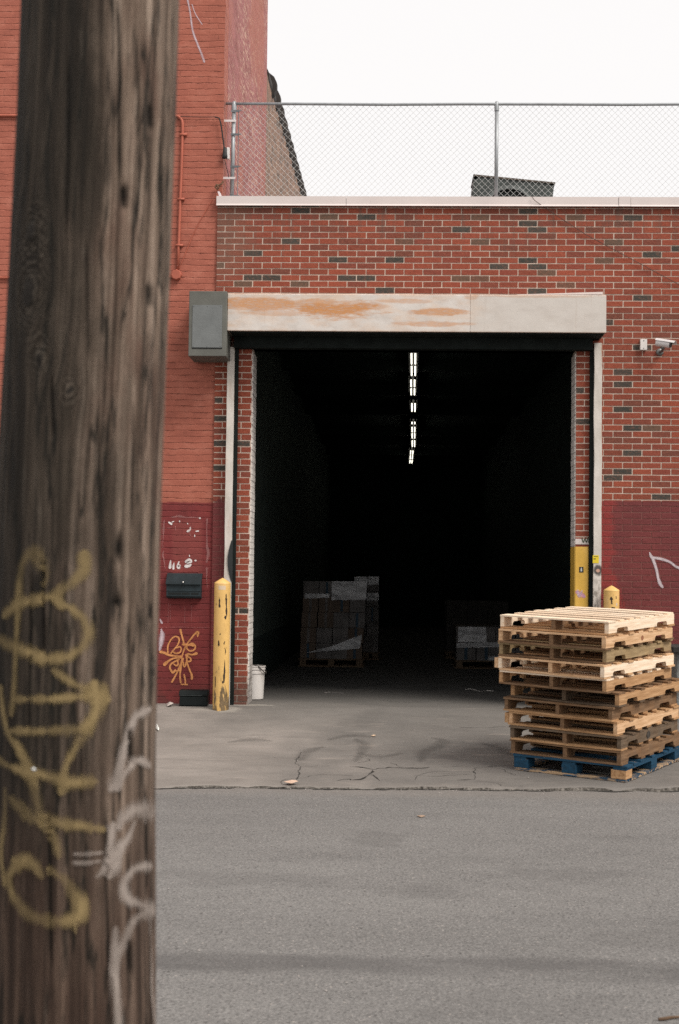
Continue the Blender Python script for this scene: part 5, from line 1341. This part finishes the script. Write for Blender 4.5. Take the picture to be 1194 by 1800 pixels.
def pole_stroke(b, pts, s, ox, oy, lift):
    P = []
    for x, y, w in pts:
        a, z = pole_az(ox + x / s, oy + y / s); P.append((a * .163, z, w / s * .00175))
    ribbon(b, P, lambda A, z, l: psurf(A / .163, z, l), 8, lift=.0016 + lift)
A4 = lambda l: (l, 3.98, 0, 930); A5 = lambda l: (l, 3.98, 0, 1300)
YL = [A4([(312, 375, 50), (322, 310, 62), (285, 215, 95), (245, 165, 90), (190, 190, 70), (152, 270, 60), (135, 400, 62), (128, 540, 66), (118, 720, 52), (108, 900, 50), (98, 1080, 62), (82, 1265, 66)]),
      A4([(590, 215, 90), (585, 290, 84), (515, 365, 74), (400, 450, 72), (260, 495, 74), (130, 520, 88), (50, 585, 80)]),
      A4([(400, 500, 62), (500, 560, 66), (590, 640, 72), (612, 745, 84), (560, 845, 78), (430, 905, 80), (290, 900, 84), (150, 845, 90), (10, 780, 80)]),
      A4([(400, 1005, 56), (510, 1075, 62), (600, 1125, 80), (690, 1165, 116)]), A4([(130, 1190, 52), (380, 1188, 56), (590, 1165, 80)]), A4([(670, 1170, 150), (680, 1250, 90), (620, 1380, 96), (570, 1440, 88), (500, 1590, 46)]),
      A4([(10, 1130, 56), (30, 1300, 62), (65, 1430, 70), (150, 1570, 62)]), A4([(100, 1412, 60), (340, 1412, 58), (560, 1400, 84), (600, 1375, 84)]),
      A5([(520, 70, 50), (455, 200, 52), (435, 340, 66)]), A5([(130, 50, 62), (200, 190, 72), (240, 290, 84), (270, 430, 70), (285, 565, 66)]), A5([(10, 150, 60), (120, 205, 66), (300, 245, 84), (460, 295, 96), (615, 295, 88)]),
      A5([(42, 370, 50), (40, 540, 58), (20, 800, 40), (40, 1000, 36)]), A5([(100, 430, 70), (200, 520, 80), (330, 610, 72), (395, 720, 64), (410, 785, 62)]), A5([(330, 545, 70), (450, 590, 84), (560, 600, 70), (690, 625, 60)]),
      A5([(150, 850, 90), (230, 860, 90), (285, 945, 44)]), A5([(130, 880, 80), (70, 960, 70), (110, 1100, 74), (220, 1225, 84), (390, 1270, 80), (530, 1245, 96), (560, 1150, 100), (470, 1000, 60), (370, 920, 60)]), A5([(525, 1240, 22), (528, 1340, 16)])]
b = MB()
for k, q in enumerate(YL): pole_stroke(b, *q, .00022 * k)
b.build('graffiti', spray('mustard_spray', (.275, .20, .095), .85, 1.15, .86, (2.8, .13), .9, .38), up)
WL = [A4([(1030, 1265, 60), (960, 1300, 74), (900, 1400, 66), (860, 1590, 64)]), A5([(865, 60, 60), (850, 170, 74), (800, 290, 104)]), A5([(830, 310, 70), (890, 205, 60), (960, 145, 56), (1035, 180, 50)]), A5([(1050, 500, 120), (940, 495, 120), (870, 540, 96), (840, 590, 60)]),
      A5([(930, 590, 40), (880, 700, 66), (820, 800, 110), (790, 890, 110)]), A5([(780, 620, 60), (770, 740, 60), (770, 840, 80), (690, 945, 40)]), A5([(1030, 890, 70), (945, 900, 74), (870, 990, 76), (880, 1100, 84), (970, 1150, 76), (1050, 1165, 80)]),
      A5([(1050, 1205, 90), (960, 1240, 80), (890, 1350, 76), (830, 1480, 76), (800, 1600, 76)]), ([(480, 1050, 34), (478, 1150, 40), (485, 1260, 42), (500, 1433, 44), (520, 1560, 40)], 2.388, 0, 1200), ([(622, 1000, 26), (630, 1180, 18), (632, 1300, 20), (640, 1420, 22)], 2.388, 0, 1200),
      A5([(530, 800, 24), (620, 800, 28), (700, 790, 20)]), A5([(530, 860, 30), (600, 862, 34), (690, 850, 18)])]
b = MB()
for k, q in enumerate(WL): pole_stroke(b, *q, .00022 * k + .0003)
b.build('graffiti', spray('grey_white_spray', (.35, .295, .26), .85, 1.15, .86, (2.8, .13), .9, .38), up)
a, z = pole_az(61, 1352); p = psurf(a, z, .004); nn = Vector((math.cos(a), math.sin(a), 0))
b = MB(); tt = Vector((-nn.y, nn.x, 0)); q = [p + tt * (.0045 * math.cos(t)) + Vector((0, 0, .0035 * math.sin(t))) for t in [2 * math.pi * k / 10 for k in range(10)]]
for i in range(10): b.face([q[i], q[(i + 1) % 10], p + nn * .003])
b.build('tack', simple('bright_tack', (.8, .8, .78), .2, .6), up)

# ------------------------------------------------------------------ light
AZ, EL = 128.0, 50.0                  # sun behind thin cloud, to the right of the camera
w = bpy.data.worlds.new('World'); SC.world = w; w.use_nodes = True
t = w.node_tree; t.nodes.clear()
sky = t.nodes.new('ShaderNodeTexSky'); sky.sky_type = 'NISHITA'; sky.sun_disc = False
sky.sun_elevation = math.radians(EL); sky.sun_rotation = math.radians(AZ)
sky.air_density = 1.0; sky.dust_density = 6.0; sky.ozone_density = 1.0
hs = t.nodes.new('ShaderNodeHueSaturation'); hs.inputs['Saturation'].default_value = .12; hs.inputs['Value'].default_value = 1.0
t.links.new(sky.outputs[0], hs.inputs['Color'])
mx = t.nodes.new('ShaderNodeMix'); mx.data_type = 'RGBA'; mx.inputs[0].default_value = .75; mx.inputs[7].default_value = (9.2, 9.0, 8.9, 1)   # cloud deck evens the sky out
t.links.new(hs.outputs[0], mx.inputs[6])
bg = t.nodes.new('ShaderNodeBackground'); bg.inputs[1].default_value = .092
t.links.new(mx.outputs[2], bg.inputs[0])
ow_ = t.nodes.new('ShaderNodeOutputWorld'); t.links.new(bg.outputs[0], ow_.inputs[0])
sl = bpy.data.lights.new('sun', 'SUN'); sl.energy = 2.1; sl.angle = math.radians(24); sl.color = (1.0, .95, .87)
so = bpy.data.objects.new('sun', sl); COL.objects.link(so)
dv = Vector((math.sin(math.radians(AZ)) * math.cos(math.radians(EL)), math.cos(math.radians(AZ)) * math.cos(math.radians(EL)), math.sin(math.radians(EL))))
so.rotation_euler = dv.to_track_quat('Z', 'Y').to_euler()
so.location = (6, -12, 14)
vs = SC.view_settings
SC.display_settings.display_device = 'sRGB'
vs.view_transform = 'Standard'; vs.look = 'None'; vs.gamma = 1.0; vs.use_curve_mapping = False; vs.exposure = 0.5
SC.cycles.max_bounces = 8; SC.cycles.transparent_max_bounces = 24
SC.cycles.use_denoising = False
